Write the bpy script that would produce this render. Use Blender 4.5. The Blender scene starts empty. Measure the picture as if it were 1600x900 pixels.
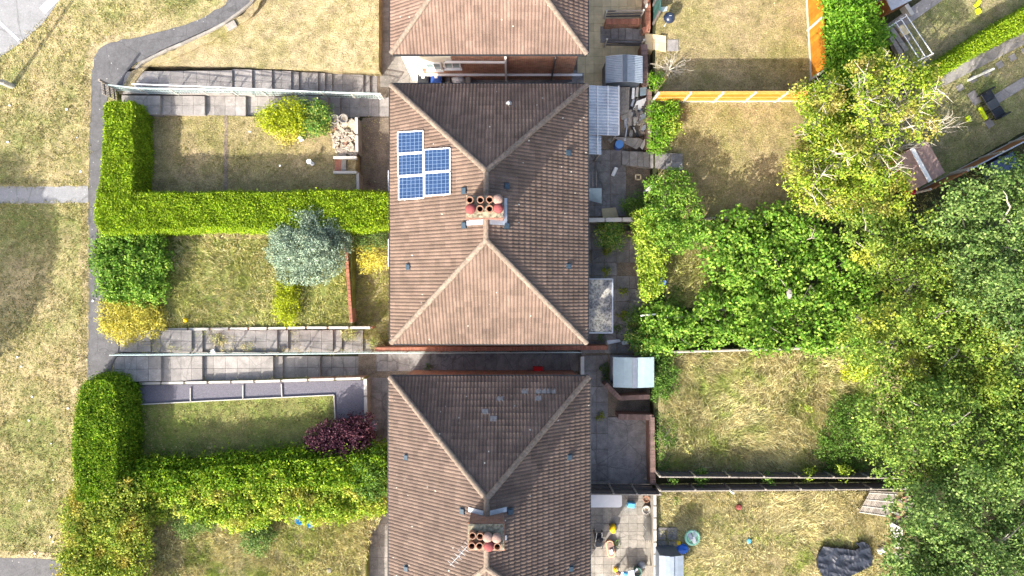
import bpy, bmesh, math, random
import numpy as np
from mathutils import Vector, Matrix
R = math.radians
random.seed(7); rng = np.random.default_rng(7)
S = bpy.context.scene
COL = S.collection
# ------------------------------------------------------------------ camera, sky, sun, exposure
CAMZ = 38.0; FPX = 1066.67
cam = bpy.data.cameras.new('camera'); cam.lens = 24.0; cam.sensor_width = 36.0
cam.clip_start = 0.5; cam.clip_end = 1000
camo = bpy.data.objects.new('camera', cam); COL.objects.link(camo)
camo.location = (0, 0, CAMZ); camo.rotation_euler = (0, 0, 0); S.camera = camo
ELEV = 33.0
sx_, sy_ = -0.57, -0.82
n_ = math.hypot(sx_, sy_); sx_ /= n_; sy_ /= n_
SUN = Vector((sx_ * math.cos(R(ELEV)), sy_ * math.cos(R(ELEV)), math.sin(R(ELEV))))
w = bpy.data.worlds.new('World'); S.world = w; w.use_nodes = True
nt = w.node_tree; bg = nt.nodes['Background']
sky = nt.nodes.new('ShaderNodeTexSky'); sky.sky_type = 'NISHITA'; sky.sun_disc = False
sky.sun_elevation = R(ELEV); sky.sun_rotation = math.atan2(sx_, sy_)
sky.air_density = 1.0; sky.dust_density = 5.0; sky.ozone_density = 1.0
nt.links.new(sky.outputs[0], bg.inputs[0]); bg.inputs[1].default_value = 0.15
sl = bpy.data.lights.new('sun', 'SUN'); sl.energy = 3.6; sl.angle = R(0.5); sl.color = (1, 0.95, 0.86)
so = bpy.data.objects.new('sun', sl); COL.objects.link(so)
so.rotation_euler = SUN.to_track_quat('Z', 'Y').to_euler(); so.location = SUN * 60
S.view_settings.view_transform = 'Standard'; S.view_settings.look = 'None'
S.view_settings.exposure = 1.42; S.view_settings.gamma = 1.0
S.view_settings.use_curve_mapping = False
S.cycles.max_bounces = 5; S.cycles.diffuse_bounces = 3; S.cycles.transmission_bounces = 3
S.cycles.transparent_max_bounces = 6; S.cycles.caustics_reflective = False; S.cycles.caustics_refractive = False

# ------------------------------------------------------------------ helpers
def P(px, py, z=0.0):
    k = (CAMZ - z) / FPX
    return Vector(((px - 800) * k, (450 - py) * k, z))
def tag(o, label=None, cat=None, group=None, kind=None):
    if label: o['label'] = label
    if cat: o['category'] = cat
    if group: o['group'] = group
    if kind: o['kind'] = kind
    return o
def thing(name, label, cat, loc=(0, 0, 0), group=None):
    o = bpy.data.objects.new(name, None); COL.objects.link(o); o.location = loc
    o.empty_display_size = 0.3
    return tag(o, label, cat, group)
def wloc(o):
    v = Vector(o.location)
    while o.parent: o = o.parent; v += Vector(o.location)
    return v
class MB:
    def __init__(s): s.v = []; s.f = []; s.uv = None
    def add(s, vs, fs):
        b = len(s.v); s.v += [tuple(v) for v in vs]; s.f += [tuple(b + i for i in f) for f in fs]
    def box(s, c, d, rz=0.0, rx=0.0, ry=0.0):
        m = Matrix.Rotation(rz, 3, 'Z') @ Matrix.Rotation(ry, 3, 'Y') @ Matrix.Rotation(rx, 3, 'X')
        c = Vector(c); vs = []
        for x in (-.5, .5):
            for y in (-.5, .5):
                for z in (-.5, .5): vs.append(c + m @ Vector((x * d[0], y * d[1], z * d[2])))
        s.add(vs, [(0, 1, 3, 2), (4, 6, 7, 5), (0, 4, 5, 1), (2, 3, 7, 6), (0, 2, 6, 4), (1, 5, 7, 3)]); return s
    def bar(s, a, b, wd, ht):
        a = Vector(a); b = Vector(b); d = b - a; L = d.length
        if L < 1e-6: return s
        q = d.to_track_quat('X', 'Z').to_matrix(); c = (a + b) / 2; vs = []
        for x in (-.5, .5):
            for y in (-.5, .5):
                for z in (-.5, .5): vs.append(c + q @ Vector((x * L, y * wd, z * ht)))
        s.add(vs, [(0, 1, 3, 2), (4, 6, 7, 5), (0, 4, 5, 1), (2, 3, 7, 6), (0, 2, 6, 4), (1, 5, 7, 3)]); return s
    def tube(s, pts, rad, n=6, cap=True):
        pts = [Vector(p) for p in pts]
        if not hasattr(rad, '__len__'): rad = [rad] * len(pts)
        b = len(s.v)
        for i, p in enumerate(pts):
            d = (pts[min(i + 1, len(pts) - 1)] - pts[max(i - 1, 0)])
            if d.length < 1e-7: d = Vector((0, 0, 1))
            q = d.to_track_quat('Z', 'X').to_matrix()
            for k in range(n):
                a = 2 * math.pi * k / n
                s.v.append(tuple(p + q @ Vector((math.cos(a) * rad[i], math.sin(a) * rad[i], 0))))
        for i in range(len(pts) - 1):
            for k in range(n):
                k2 = (k + 1) % n
                s.f.append((b + i * n + k, b + i * n + k2, b + (i + 1) * n + k2, b + (i + 1) * n + k))
        if cap:
            s.f.append(tuple(b + k for k in reversed(range(n))))
            s.f.append(tuple(b + (len(pts) - 1) * n + k for k in range(n)))
        return s
    def lathe(s, c, prof, n=20, sy=1.0):
        b = len(s.v); c = Vector(c)
        for (r, z) in prof:
            for k in range(n):
                a = 2 * math.pi * k / n
                s.v.append((c.x + math.cos(a) * r, c.y + math.sin(a) * r * sy, c.z + z))
        for i in range(len(prof) - 1):
            for k in range(n):
                k2 = (k + 1) % n
                s.f.append((b + i * n + k, b + i * n + k2, b + (i + 1) * n + k2, b + (i + 1) * n + k))
        if prof[-1][0] > 1e-4: s.f.append(tuple(b + (len(prof) - 1) * n + k for k in range(n)))
        return s
    def prism(s, poly, z0, z1):
        n = len(poly); b = len(s.v)
        for p in poly: s.v.append((p[0], p[1], z0))
        for i, p in enumerate(poly): s.v.append((p[0], p[1], z1[i] if hasattr(z1, '__len__') else z1))
        s.f.append(tuple(b + n + i for i in range(n)))
        s.f.append(tuple(b + i for i in reversed(range(n))))
        for i in range(n):
            j = (i + 1) % n; s.f.append((b + i, b + j, b + n + j, b + n + i))
        return s
    def build(s, name, mat, parent=None, loc=None, smooth=False, bevel=0, fix=True):
        o_ = wloc(parent) if parent else Vector(loc) if loc is not None else Vector((0, 0, 0))
        me = bpy.data.meshes.new(name)
        me.from_pydata([(v[0] - o_.x, v[1] - o_.y, v[2] - o_.z) for v in s.v], [], s.f)
        if fix:
            bm = bmesh.new(); bm.from_mesh(me); bmesh.ops.recalc_face_normals(bm, faces=bm.faces)
            if bevel > 0:
                bmesh.ops.bevel(bm, geom=list(bm.edges), offset=bevel, segments=1, affect='EDGES', profile=0.5)
            bm.to_mesh(me); bm.free()
        me.materials.append(mat)
        if smooth:
            for p in me.polygons: p.use_smooth = True
        o = bpy.data.objects.new(name, me); COL.objects.link(o)
        if parent: o.parent = parent
        elif loc is not None: o.location = loc
        return o
def quads_obj(name, V, mat, parent=None, loc=None, tri=False):
    """V: (N,4,3) or (N,3,3) array of faces"""
    o_ = np.array(wloc(parent)) if parent else np.array(loc) if loc is not None else np.zeros(3)
    k = V.shape[1]; N = V.shape[0]; me = bpy.data.meshes.new(name)
    co = (V.reshape(-1, 3) - o_).astype(np.float32)
    me.vertices.add(N * k); me.vertices.foreach_set('co', co.ravel())
    me.loops.add(N * k); me.loops.foreach_set('vertex_index', np.arange(N * k, dtype=np.int32))
    me.polygons.add(N); me.polygons.foreach_set('loop_start', np.arange(0, N * k, k, dtype=np.int32))
    me.update(calc_edges=True); me.materials.append(mat)
    o = bpy.data.objects.new(name, me); COL.objects.link(o)
    if parent: o.parent = parent
    elif loc is not None: o.location = loc
    return o
def base(pts, z=None):
    xs = [p[0] for p in pts]; ys = [p[1] for p in pts]
    return Vector(((min(xs) + max(xs)) / 2, (min(ys) + max(ys)) / 2, min(p[2] for p in pts) if z is None else z))
def solo(mb, name, mat, label, cat, group=None, bevel=0, smooth=False, fix=True):
    return tag(mb.build(name, mat, loc=base(mb.v), bevel=bevel, smooth=smooth, fix=fix), label, cat, group)
def struct(mb, name, mat, kind='structure', **k):
    return tag(mb.build(name, mat, **k), kind=kind)
def wob(poly, z, step=14, amp=1.5, seed=0, edges=None):
    """pixel polygon -> world polygon, long edges subdivided and made uneven"""
    r = random.Random(seed); out = []
    n = len(poly)
    for i in range(n):
        a = poly[i]; b = poly[(i + 1) % n]; L = math.hypot(b[0] - a[0], b[1] - a[1]); m = max(1, int(L / step))
        if edges is not None and i not in edges: m = 1
        for k in range(m):
            t = k / m; j = amp if (m > 1 or edges is None) else 0
            out.append(P(a[0] + (b[0] - a[0]) * t + r.uniform(-j, j), a[1] + (b[1] - a[1]) * t + r.uniform(-j, j), z))
    return out
def inpoly(x, y, poly):
    c = np.zeros(x.shape, bool); n = len(poly); j = n - 1
    for i in range(n):
        xi, yi = poly[i]; xj, yj = poly[j]
        m = ((yi > y) != (yj > y)); xx = (xj - xi) * (y - yi) / ((yj - yi) if yj != yi else 1e-9) + xi
        c ^= m & (x < xx); j = i
    return c
def sample(poly, n):
    xs = [p[0] for p in poly]; ys = [p[1] for p in poly]; o = np.zeros((0, 2))
    while len(o) < n:
        q = np.stack([rng.uniform(min(xs), max(xs), 2 * n + 10), rng.uniform(min(ys), max(ys), 2 * n + 10)], 1)
        q = q[inpoly(q[:, 0], q[:, 1], poly)]; o = np.concatenate([o, q])
    return o[:n]
def area(poly):
    return abs(sum(poly[i][0] * poly[(i + 1) % len(poly)][1] - poly[(i + 1) % len(poly)][0] * poly[i][1] for i in range(len(poly)))) / 2

# ------------------------------------------------------------------ materials
MATS = {}
def newmat(name):
    m = bpy.data.materials.new(name); m.use_nodes = True; nt = m.node_tree
    b = nt.nodes['Principled BSDF']; MATS[name] = m
    return m, nt, b
def N(nt, t, **k):
    n = nt.nodes.new(t)
    for a, v in k.items():
        if a in n.inputs.keys(): n.inputs[a].default_value = v
        else: setattr(n, a, v)
    return n
def c4(c): return (c[0], c[1], c[2], 1)
def noise(nt, vec, scale, detail=4, rough=0.6):
    n = N(nt, 'ShaderNodeTexNoise'); n.inputs['Scale'].default_value = scale
    n.inputs['Detail'].default_value = detail; n.inputs['Roughness'].default_value = rough
    nt.links.new(vec, n.inputs['Vector']); return n.outputs['Fac']
def ramp(nt, fac, stops, interp='LINEAR'):
    r = N(nt, 'ShaderNodeValToRGB'); r.color_ramp.interpolation = interp; e = r.color_ramp.elements
    e[0].position = stops[0][0]; e[0].color = c4(stops[0][1]) if hasattr(stops[0][1], '__len__') else (stops[0][1],) * 3 + (1,)
    e[1].position = stops[-1][0]; e[1].color = c4(stops[-1][1]) if hasattr(stops[-1][1], '__len__') else (stops[-1][1],) * 3 + (1,)
    for p, c in stops[1:-1]:
        x = e.new(p); x.color = c4(c) if hasattr(c, '__len__') else (c, c, c, 1)
    nt.links.new(fac, r.inputs[0]); return r.outputs[0]
def mixc(nt, fac, a, b, mode='MIX'):
    m = N(nt, 'ShaderNodeMix', data_type='RGBA', blend_type=mode)
    for s, v in ((m.inputs[0], fac), (m.inputs[6], a), (m.inputs[7], b)):
        if isinstance(v, (int, float)): s.default_value = v
        elif isinstance(v, tuple): s.default_value = c4(v)
        else: nt.links.new(v, s)
    return m.outputs[2]
def bump(nt, b, h, strength=0.5, dist=0.02):
    n = N(nt, 'ShaderNodeBump'); n.inputs['Strength'].default_value = strength; n.inputs['Distance'].default_value = dist
    nt.links.new(h, n.inputs['Height']); nt.links.new(n.outputs[0], b.inputs['Normal'])
def coords(nt, world=True):
    if world:
        g = N(nt, 'ShaderNodeNewGeometry'); return g.outputs['Position']
    return N(nt, 'ShaderNodeTexCoord').outputs['Object']
def island(nt): return N(nt, 'ShaderNodeNewGeometry').outputs['Random Per Island']
def plain(name, col, rough=0.7, var=0.25, scale=6, metal=0, bs=0.2, isl=0.0, spec=0.3):
    m, nt, b = newmat(name); v = coords(nt)
    f = noise(nt, v, scale, 5, 0.65)
    lo = tuple(c * (1 - var) for c in col); hi = tuple(min(1, c * (1 + var)) for c in col)
    c = ramp(nt, f, [(0.3, lo), (0.7, hi)])
    if isl > 0:
        c = mixc(nt, 1.0, c, ramp(nt, island(nt), [(0, 1 - isl), (1, 1 + isl * .3)]), 'MULTIPLY')
    nt.links.new(c, b.inputs['Base Color']); b.inputs['Roughness'].default_value = rough
    b.inputs['Metallic'].default_value = metal; b.inputs['Specular IOR Level'].default_value = spec
    if bs: bump(nt, b, noise(nt, v, scale * 8, 3), bs, 0.01)
    return m
def grass(name, green, straw, soil, bal=0.5, patch=0.35, contrast=0.12, fine=30, bs=0.9):
    m, nt, b = newmat(name); v = coords(nt)
    big = noise(nt, v, patch, 3, 0.55); med = noise(nt, v, 2.3, 4, 0.65); fn = noise(nt, v, fine * .45, 3, 0.7); ff = noise(nt, v, fine, 2, .6)
    a = N(nt, 'ShaderNodeMath', operation='MULTIPLY_ADD'); nt.links.new(big, a.inputs[0]); a.inputs[1].default_value = 0.9
    a2 = N(nt, 'ShaderNodeMath', operation='MULTIPLY_ADD'); nt.links.new(med, a2.inputs[0]); a2.inputs[1].default_value = 0.7
    a3 = N(nt, 'ShaderNodeMath', operation='MULTIPLY'); nt.links.new(fn, a3.inputs[0]); a3.inputs[1].default_value = 1.1
    nt.links.new(a3.outputs[0], a2.inputs[2]); nt.links.new(a2.outputs[0], a.inputs[2])   # sum about 1.35
    d = N(nt, 'ShaderNodeMath', operation='DIVIDE'); nt.links.new(a.outputs[0], d.inputs[0]); d.inputs[1].default_value = 2.7
    green, straw, soil = [tuple(x * .9 for x in c_) for c_ in (green, straw, soil)]
    col = ramp(nt, d.outputs[0], [(bal - contrast, green), (bal + contrast, straw)])
    sp = ramp(nt, fn, [(0.30, 1.0), (0.46, 0.0)])
    col = mixc(nt, sp, col, soil)
    col = mixc(nt, 1.0, col, ramp(nt, ff, [(0.3, 0.55), (0.7, 1.3)]), 'MULTIPLY')
    nt.links.new(col, b.inputs['Base Color']); b.inputs['Roughness'].default_value = 0.9; b.inputs['Specular IOR Level'].default_value = 0.1
    col = mixc(nt, 1.0, col, ramp(nt, noise(nt, v, 1.6, 6, .75), [(0.32, .62), (0.5, 1.0), (0.66, 1.3)]), 'MULTIPLY')
    nt.links.new(col, b.inputs['Base Color'])
    hh = N(nt, 'ShaderNodeMath', operation='ADD'); nt.links.new(fn, hh.inputs[0]); nt.links.new(ff, hh.inputs[1])
    bump(nt, b, hh.outputs[0], bs, 0.08)
    return m
def leafmat(name, cols, tint=None, tscale=1.2, rough=0.6, trans=0.3, spec=0.12, gain=1.25):
    cols = [tuple(min(.75, x * gain) for x in c) for c in cols]
    if tint: tint = tuple(min(.75, x * gain) for x in tint)
    m, nt, b = newmat(name); v = coords(nt)
    k = len(cols); c = ramp(nt, island(nt), [(i / (k - 1), cc) for i, cc in enumerate(cols)])
    if tint: c = mixc(nt, ramp(nt, noise(nt, v, tscale, 3), [(0.5, 0.0), (0.64, 1.0)]), c, tint)
    c = mixc(nt, 1.0, c, ramp(nt, noise(nt, v, tscale * 1.7, 3), [(0.3, .66), (0.7, 1.2)]), 'MULTIPLY')
    c = mixc(nt, 1.0, c, ramp(nt, noise(nt, v, 4.5, 3), [(0.35, .75), (0.65, 1.15)]), 'MULTIPLY')
    nt.links.new(c, b.inputs['Base Color']); b.inputs['Roughness'].default_value = rough; b.inputs['Specular IOR Level'].default_value = spec
    t = N(nt, 'ShaderNodeBsdfTranslucent'); nt.links.new(c, t.inputs[0])
    mx = N(nt, 'ShaderNodeMixShader'); mx.inputs[0].default_value = trans
    nt.links.new(b.outputs[0], mx.inputs[1]); nt.links.new(t.outputs[0], mx.inputs[2])
    nt.links.new(mx.outputs[0], nt.nodes['Material Output'].inputs[0])
    return m
def brick(name, c1, c2, mortar, top=False):
    m, nt, b = newmat(name); v = coords(nt)
    s = N(nt, 'ShaderNodeSeparateXYZ'); nt.links.new(v, s.inputs[0])
    a = N(nt, 'ShaderNodeMath', operation='ADD'); nt.links.new(s.outputs[0], a.inputs[0]); nt.links.new(s.outputs[1], a.inputs[1])
    cb = N(nt, 'ShaderNodeCombineXYZ'); nt.links.new(a.outputs[0], cb.inputs[0]); nt.links.new(s.outputs[2], cb.inputs[1])
    t = N(nt, 'ShaderNodeTexBrick'); nt.links.new(cb.outputs[0], t.inputs['Vector'])
    t.inputs['Color1'].default_value = c4(c1); t.inputs['Color2'].default_value = c4(c2); t.inputs['Mortar'].default_value = c4(mortar)
    t.inputs['Scale'].default_value = 1.0; t.inputs['Brick Width'].default_value = 0.225; t.inputs['Row Height'].default_value = 0.075
    t.inputs['Mortar Size'].default_value = 0.01
    c = mixc(nt, 1.0, t.outputs[0], ramp(nt, noise(nt, v, 3, 5, .7), [(0.3, .6), (0.7, 1.25)]), 'MULTIPLY')
    nt.links.new(c, b.inputs['Base Color']); b.inputs['Roughness'].default_value = 0.9
    bump(nt, b, t.outputs['Fac'], -0.4, 0.01)
    return m
def tilemat(name, a, bb, lich=0.5):
    m, nt, b = newmat(name); uv = N(nt, 'ShaderNodeUVMap').outputs[0]; v = coords(nt)
    s = N(nt, 'ShaderNodeSeparateXYZ'); nt.links.new(uv, s.inputs[0])
    q = []
    for i, w_ in ((0, 0.4), (1, 0.32)):
        d = N(nt, 'ShaderNodeMath', operation='DIVIDE'); nt.links.new(s.outputs[i], d.inputs[0]); d.inputs[1].default_value = w_
        f = N(nt, 'ShaderNodeMath', operation='FLOOR'); nt.links.new(d.outputs[0], f.inputs[0]); q.append(f.outputs[0])
    cb = N(nt, 'ShaderNodeCombineXYZ'); nt.links.new(q[0], cb.inputs[0]); nt.links.new(q[1], cb.inputs[1])
    wn = N(nt, 'ShaderNodeTexWhiteNoise', noise_dimensions='2D'); nt.links.new(cb.outputs[0], wn.inputs['Vector'])
    c = ramp(nt, wn.outputs['Value'], [(0, a), (1, bb)])
    c = mixc(nt, 1.0, c, ramp(nt, noise(nt, v, 0.8, 6, .7), [(0.3, .8), (0.7, 1.15)]), 'MULTIPLY')
    c = mixc(nt, 1.0, c, ramp(nt, noise(nt, v, 22, 3, .7), [(0.3, .72), (0.7, 1.22)]), 'MULTIPLY')
    vo = N(nt, 'ShaderNodeTexVoronoi'); vo.inputs['Scale'].default_value = 1.6; nt.links.new(v, vo.inputs['Vector'])
    sp = ramp(nt, vo.outputs['Distance'], [(0.035, 1.0), (0.07, 0.0)])
    c = mixc(nt, sp, c, (.6, .58, .5))
    mp = N(nt, 'ShaderNodeMapping'); nt.links.new(uv, mp.inputs[0]); mp.inputs['Scale'].default_value = (2.2, .35, 1)
    c = mixc(nt, 1.0, c, ramp(nt, noise(nt, mp.outputs[0], 1.0, 5, .7), [(0.32, .78), (0.6, 1.08)]), 'MULTIPLY')
    li = ramp(nt, noise(nt, v, 9, 5, .75), [(0.62, 0.0), (0.72, lich)])
    c = mixc(nt, li, c, (.30, .29, .22))
    nt.links.new(c, b.inputs['Base Color']); b.inputs['Roughness'].default_value = 0.85; b.inputs['Specular IOR Level'].default_value = 0.2
    bump(nt, b, noise(nt, v, 60, 3), 0.3, 0.01)
    return m

M_green = grass('public_grass', (.21, .26, .07), (.58, .46, .25), (.28, .21, .11), .495, .35, .08)
M_straw = grass('dry_grass', (.32, .31, .10), (.56, .45, .27), (.34, .26, .15), .46, .4, .09)
M_lawnA = grass('parched_lawn', (.29, .28, .09), (.50, .39, .22), (.28, .20, .11), .48, .45, .10)
M_lawnB = grass('dull_lawn', (.26, .31, .09), (.44, .36, .21), (.24, .18, .11), .50, .4, .09)
M_lawnC = grass('green_lawn', (.21, .27, .06), (.34, .29, .13), (.18, .16, .07), .52, .5, .09)
M_lawnD = grass('bright_lawn', (.16, .24, .05), (.36, .33, .12), (.17, .14, .06), .50, .5, .12)
M_wild = grass('wild_ground', (.24, .25, .08), (.50, .40, .23), (.26, .20, .11), .49, .6, .14)
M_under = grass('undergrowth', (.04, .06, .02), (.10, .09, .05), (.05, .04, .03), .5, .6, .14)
M_soil = grass('bare_soil', (.24, .19, .14), (.38, .31, .24), (.17, .13, .10), .48, 1.0, .12, 40)
M_asph = plain('asphalt', (.11, .108, .112), .85, .22, 3, bs=.5)
def worn(mat, scale, dark, light):
    nt = mat.node_tree; b = nt.nodes['Principled BSDF']; v = coords(nt); src = b.inputs['Base Color'].links[0].from_socket
    dv = N(nt, 'ShaderNodeTexNoise'); dv.inputs['Scale'].default_value = 1.5; dv.inputs['Detail'].default_value = 5; nt.links.new(v, dv.inputs['Vector'])
    wv = mixc(nt, .25, v, dv.outputs['Color'])
    vo = N(nt, 'ShaderNodeTexVoronoi', feature='DISTANCE_TO_EDGE'); vo.inputs['Scale'].default_value = scale; nt.links.new(wv, vo.inputs['Vector'])
    c = mixc(nt, ramp(nt, vo.outputs['Distance'], [(.003, .5), (.010, 0.0)]), src, dark)
    v2 = N(nt, 'ShaderNodeTexVoronoi'); v2.inputs['Scale'].default_value = 3.2; nt.links.new(v, v2.inputs['Vector'])
    c = mixc(nt, ramp(nt, v2.outputs['Distance'], [(.05, 1.0), (.10, 0.0)]), c, light)
    c = mixc(nt, 1.0, c, ramp(nt, noise(nt, v, 18, 4, .8), [(.3, .75), (.7, 1.25)]), 'MULTIPLY')
    nt.links.new(c, b.inputs['Base Color'])
worn(M_asph, .8, (.05, .05, .05), (.5, .48, .44))
M_park = plain('car_park_asphalt', (.24, .24, .245), .85, .12, 3, bs=.4)
M_conc = plain('concrete', (.27, .25, .22), .85, .25, 2.5, bs=.3, isl=.22)
M_concd = plain('dark_concrete', (.24, .225, .215), .85, .35, 2.2, bs=.3, isl=.25)
M_slab = plain('grey_paving', (.275, .255, .24), .85, .25, 2.0, bs=.3, isl=.2)
worn(M_slab, .5, (.12, .11, .10), (.5, .48, .45)); worn(M_conc, .6, (.10, .09, .08), (.42, .40, .36)); worn(M_concd, .6, (.06, .055, .05), (.3, .29, .27)); worn(M_park, .4, (.10, .10, .10), (.5, .5, .5))
M_yel = plain('yellow_paving', (.64, .52, .31), .85, .16, 2.2, bs=.2, isl=.18)
M_paint = plain('white_paint', (.75, .75, .73), .6, .15, 8)
M_white = plain('white_plastic', (.80, .80, .80), .4, .05, 3, bs=0)
M_brick = brick('red_brick', (.33, .12, .06), (.42, .17, .09), (.38, .33, .27))
M_brickd = brick('dark_brick', (.20, .09, .06), (.28, .12, .08), (.22, .19, .17))
M_cop = plain('brick_coping', (.33, .14, .09), .85, .3, 12, isl=.3)
M_copd = plain('old_coping', (.20, .13, .11), .85, .3, 12, isl=.3)
M_rend = plain('cream_render', (.72, .68, .58), .8, .06, 2)
M_tile = tilemat('roof_tiles', (.132, .094, .074), (.18, .127, .10))
M_tile3 = tilemat('brown_roof_tiles', (.108, .078, .065), (.152, .110, .089), .7)
M_tile1 = tilemat('pink_roof_tiles', (.16, .11, .088), (.205, .142, .113), .3)
M_ridge = plain('ridge_tile', (.21, .165, .13), .9, .4, 9, bs=.5, isl=.15)
M_gut = plain('black_gutter', (.03, .03, .032), .5, .1, 3, bs=0)
M_lead = plain('lead_flashing', (.36, .39, .44), .45, .15, 5, bs=.1)
M_vent = plain('slate_blue_vent', (.04, .065, .09), .5, .2, 5, bs=.1)
M_ter = plain('terracotta', (.27, .15, .10), .8, .2, 10)
M_terr = plain('red_cap', (.22, .055, .055), .9, .25, 10)
M_buff = plain('buff_cap', (.27, .18, .15), .9, .25, 10)
M_flaunch = plain('mossy_mortar', (.19, .17, .12), .95, .8, 7, bs=1)
M_orange = plain('orange_timber', (.50, .19, .018), .6, .22, 5, isl=.35)
M_orlt = plain('pale_timber', (.55, .29, .08), .65, .15, 5, isl=.2)
M_brown = plain('brown_timber', (.30, .12, .04), .7, .2, 5, isl=.2)
M_dkwood = plain('dark_timber', (.115, .10, .095), .8, .3, 5, isl=.35)
M_grwood = plain('weathered_timber', (.27, .24, .21), .85, .3, 8, isl=.35)
M_cpost = plain('concrete_post', (.44, .42, .38), .85, .12, 5)
M_patch = plain('grey_tile', (.17, .17, .175), .8, .3, 9)
M_hole = plain('flue_black', (.008, .007, .006), .9, .1, 3, bs=0)  # near-black colour standing for the open hole down each pot
M_greenp = plain('pale_green_paint', (.42, .52, .50), .55, .15, 6)
M_metal = plain('galvanised_metal', (.55, .57, .58), .4, .1, 5, metal=.4, bs=0)
M_black = plain('black_plastic', (.02, .022, .027), .4, .2, 4, bs=0)
M_blue = plain('blue_plastic', (.03, .08, .30), .4, .1, 4, bs=0)
M_dgrey = plain('dark_grey_plastic', (.06, .065, .07), .45, .1, 4, bs=0)
M_stone = plain('rubble_stone', (.33, .28, .22), .9, .3, 12, isl=.55)
M_slate = plain('purple_slate', (.13, .125, .15), .8, .5, 26, bs=1)
M_bark = plain('grey_bark', (.30, .27, .22), .9, .3, 8)
M_pale = plain('pale_bark', (.50, .45, .36), .9, .2, 8)
M_lblue = plain('pale_blue_roof', (.36, .45, .47), .5, .12, 3, bs=.1)
M_sgrey = plain('grey_steel_roof', (.22, .26, .31), .45, .12, 3, bs=.1)
M_sgreyd = plain('grey_steel_side', (.10, .12, .15), .5, .12, 3, bs=.1)
M_glass = plain('window_glass', (.25, .33, .34), .08, .2, 2, bs=0, spec=.8)

def leafset(a, b, c): return [a, b, c]
L_hedge = leafmat('hedge_leaf', [(.10, .20, .012), (.19, .31, .012), (.30, .42, .02), (.36, .46, .04)], gain=1.15)
L_hedge5 = leafmat('deep_hedge_leaf', [(.07, .16, .010), (.13, .25, .012), (.32, .42, .03)], gain=1.2)
L_priv = leafmat('bush_leaf', [(.05, .12, .02), (.10, .20, .03), (.20, .31, .06)])
L_gold = leafmat('golden_leaf', [(.50, .42, .05), (.60, .54, .14), (.40, .40, .04)])
L_goldg = leafmat('yellow_green_leaf', [(.22, .30, .02), (.42, .45, .02), (.30, .38, .03)])
L_varieg = leafmat('spotted_laurel_leaf', [(.06, .18, .03), (.14, .28, .05), (.45, .45, .10)])
L_blue = leafmat('blue_conifer', [(.09, .14, .10), (.19, .26, .18), (.38, .46, .34)], trans=.1, gain=1.35)
L_purple = leafmat('purple_leaf', [(.04, .013, .028), (.07, .025, .042), (.16, .065, .08)], trans=.1, gain=1.0)
L_loc = leafmat('yellowing_leaf', [(.12, .22, .02), (.24, .34, .03), (.42, .44, .06)], (.36, .30, .09), .7)
L_syc = leafmat('sycamore_leaf', [(.055, .15, .015), (.14, .27, .03), (.30, .42, .07)])
L_ash = leafmat('ash_leaf', [(.07, .15, .02), (.17, .26, .035), (.31, .38, .07)], (.34, .36, .05), .5)
L_dark = leafmat('bluegreen_leaf', [(.045, .105, .025), (.12, .20, .045), (.26, .35, .11)], gain=1.25)
L_mid = leafmat('woodland_leaf', [(.05, .11, .02), (.13, .22, .035), (.27, .35, .07)])
L_vine = leafmat('bright_vine_leaf', [(.20, .34, .03), (.34, .46, .05), (.48, .52, .10)])
L_spill = leafmat('loose_hedge_leaf', [(.10, .21, .015), (.24, .36, .03), (.44, .50, .06)], (.40, .38, .07), .8)
L_beech = leafmat('rusty_hedge_leaf', [(.09, .17, .018), (.22, .30, .035), (.42, .44, .07)], (.38, .32, .06), .9)
L_grass = leafmat('straw_blade', [(.24, .25, .09), (.48, .39, .20), (.60, .50, .29)], (.24, .29, .07), .5, trans=.15, rough=.8, spec=.1, gain=1.5)
L_grassg = leafmat('green_blade', [(.22, .27, .06), (.38, .38, .12), (.55, .47, .24)], trans=.15, rough=.8, spec=.1, gain=1.4)
L_short = leafmat('short_blade', [(.17, .21, .045), (.38, .34, .14), (.55, .45, .25)], trans=.1, rough=.8, spec=.1)
L_lilac = leafmat('tall_hedge_leaf', [(.07, .19, .015), (.14, .30, .02), (.27, .42, .05)])

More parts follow.
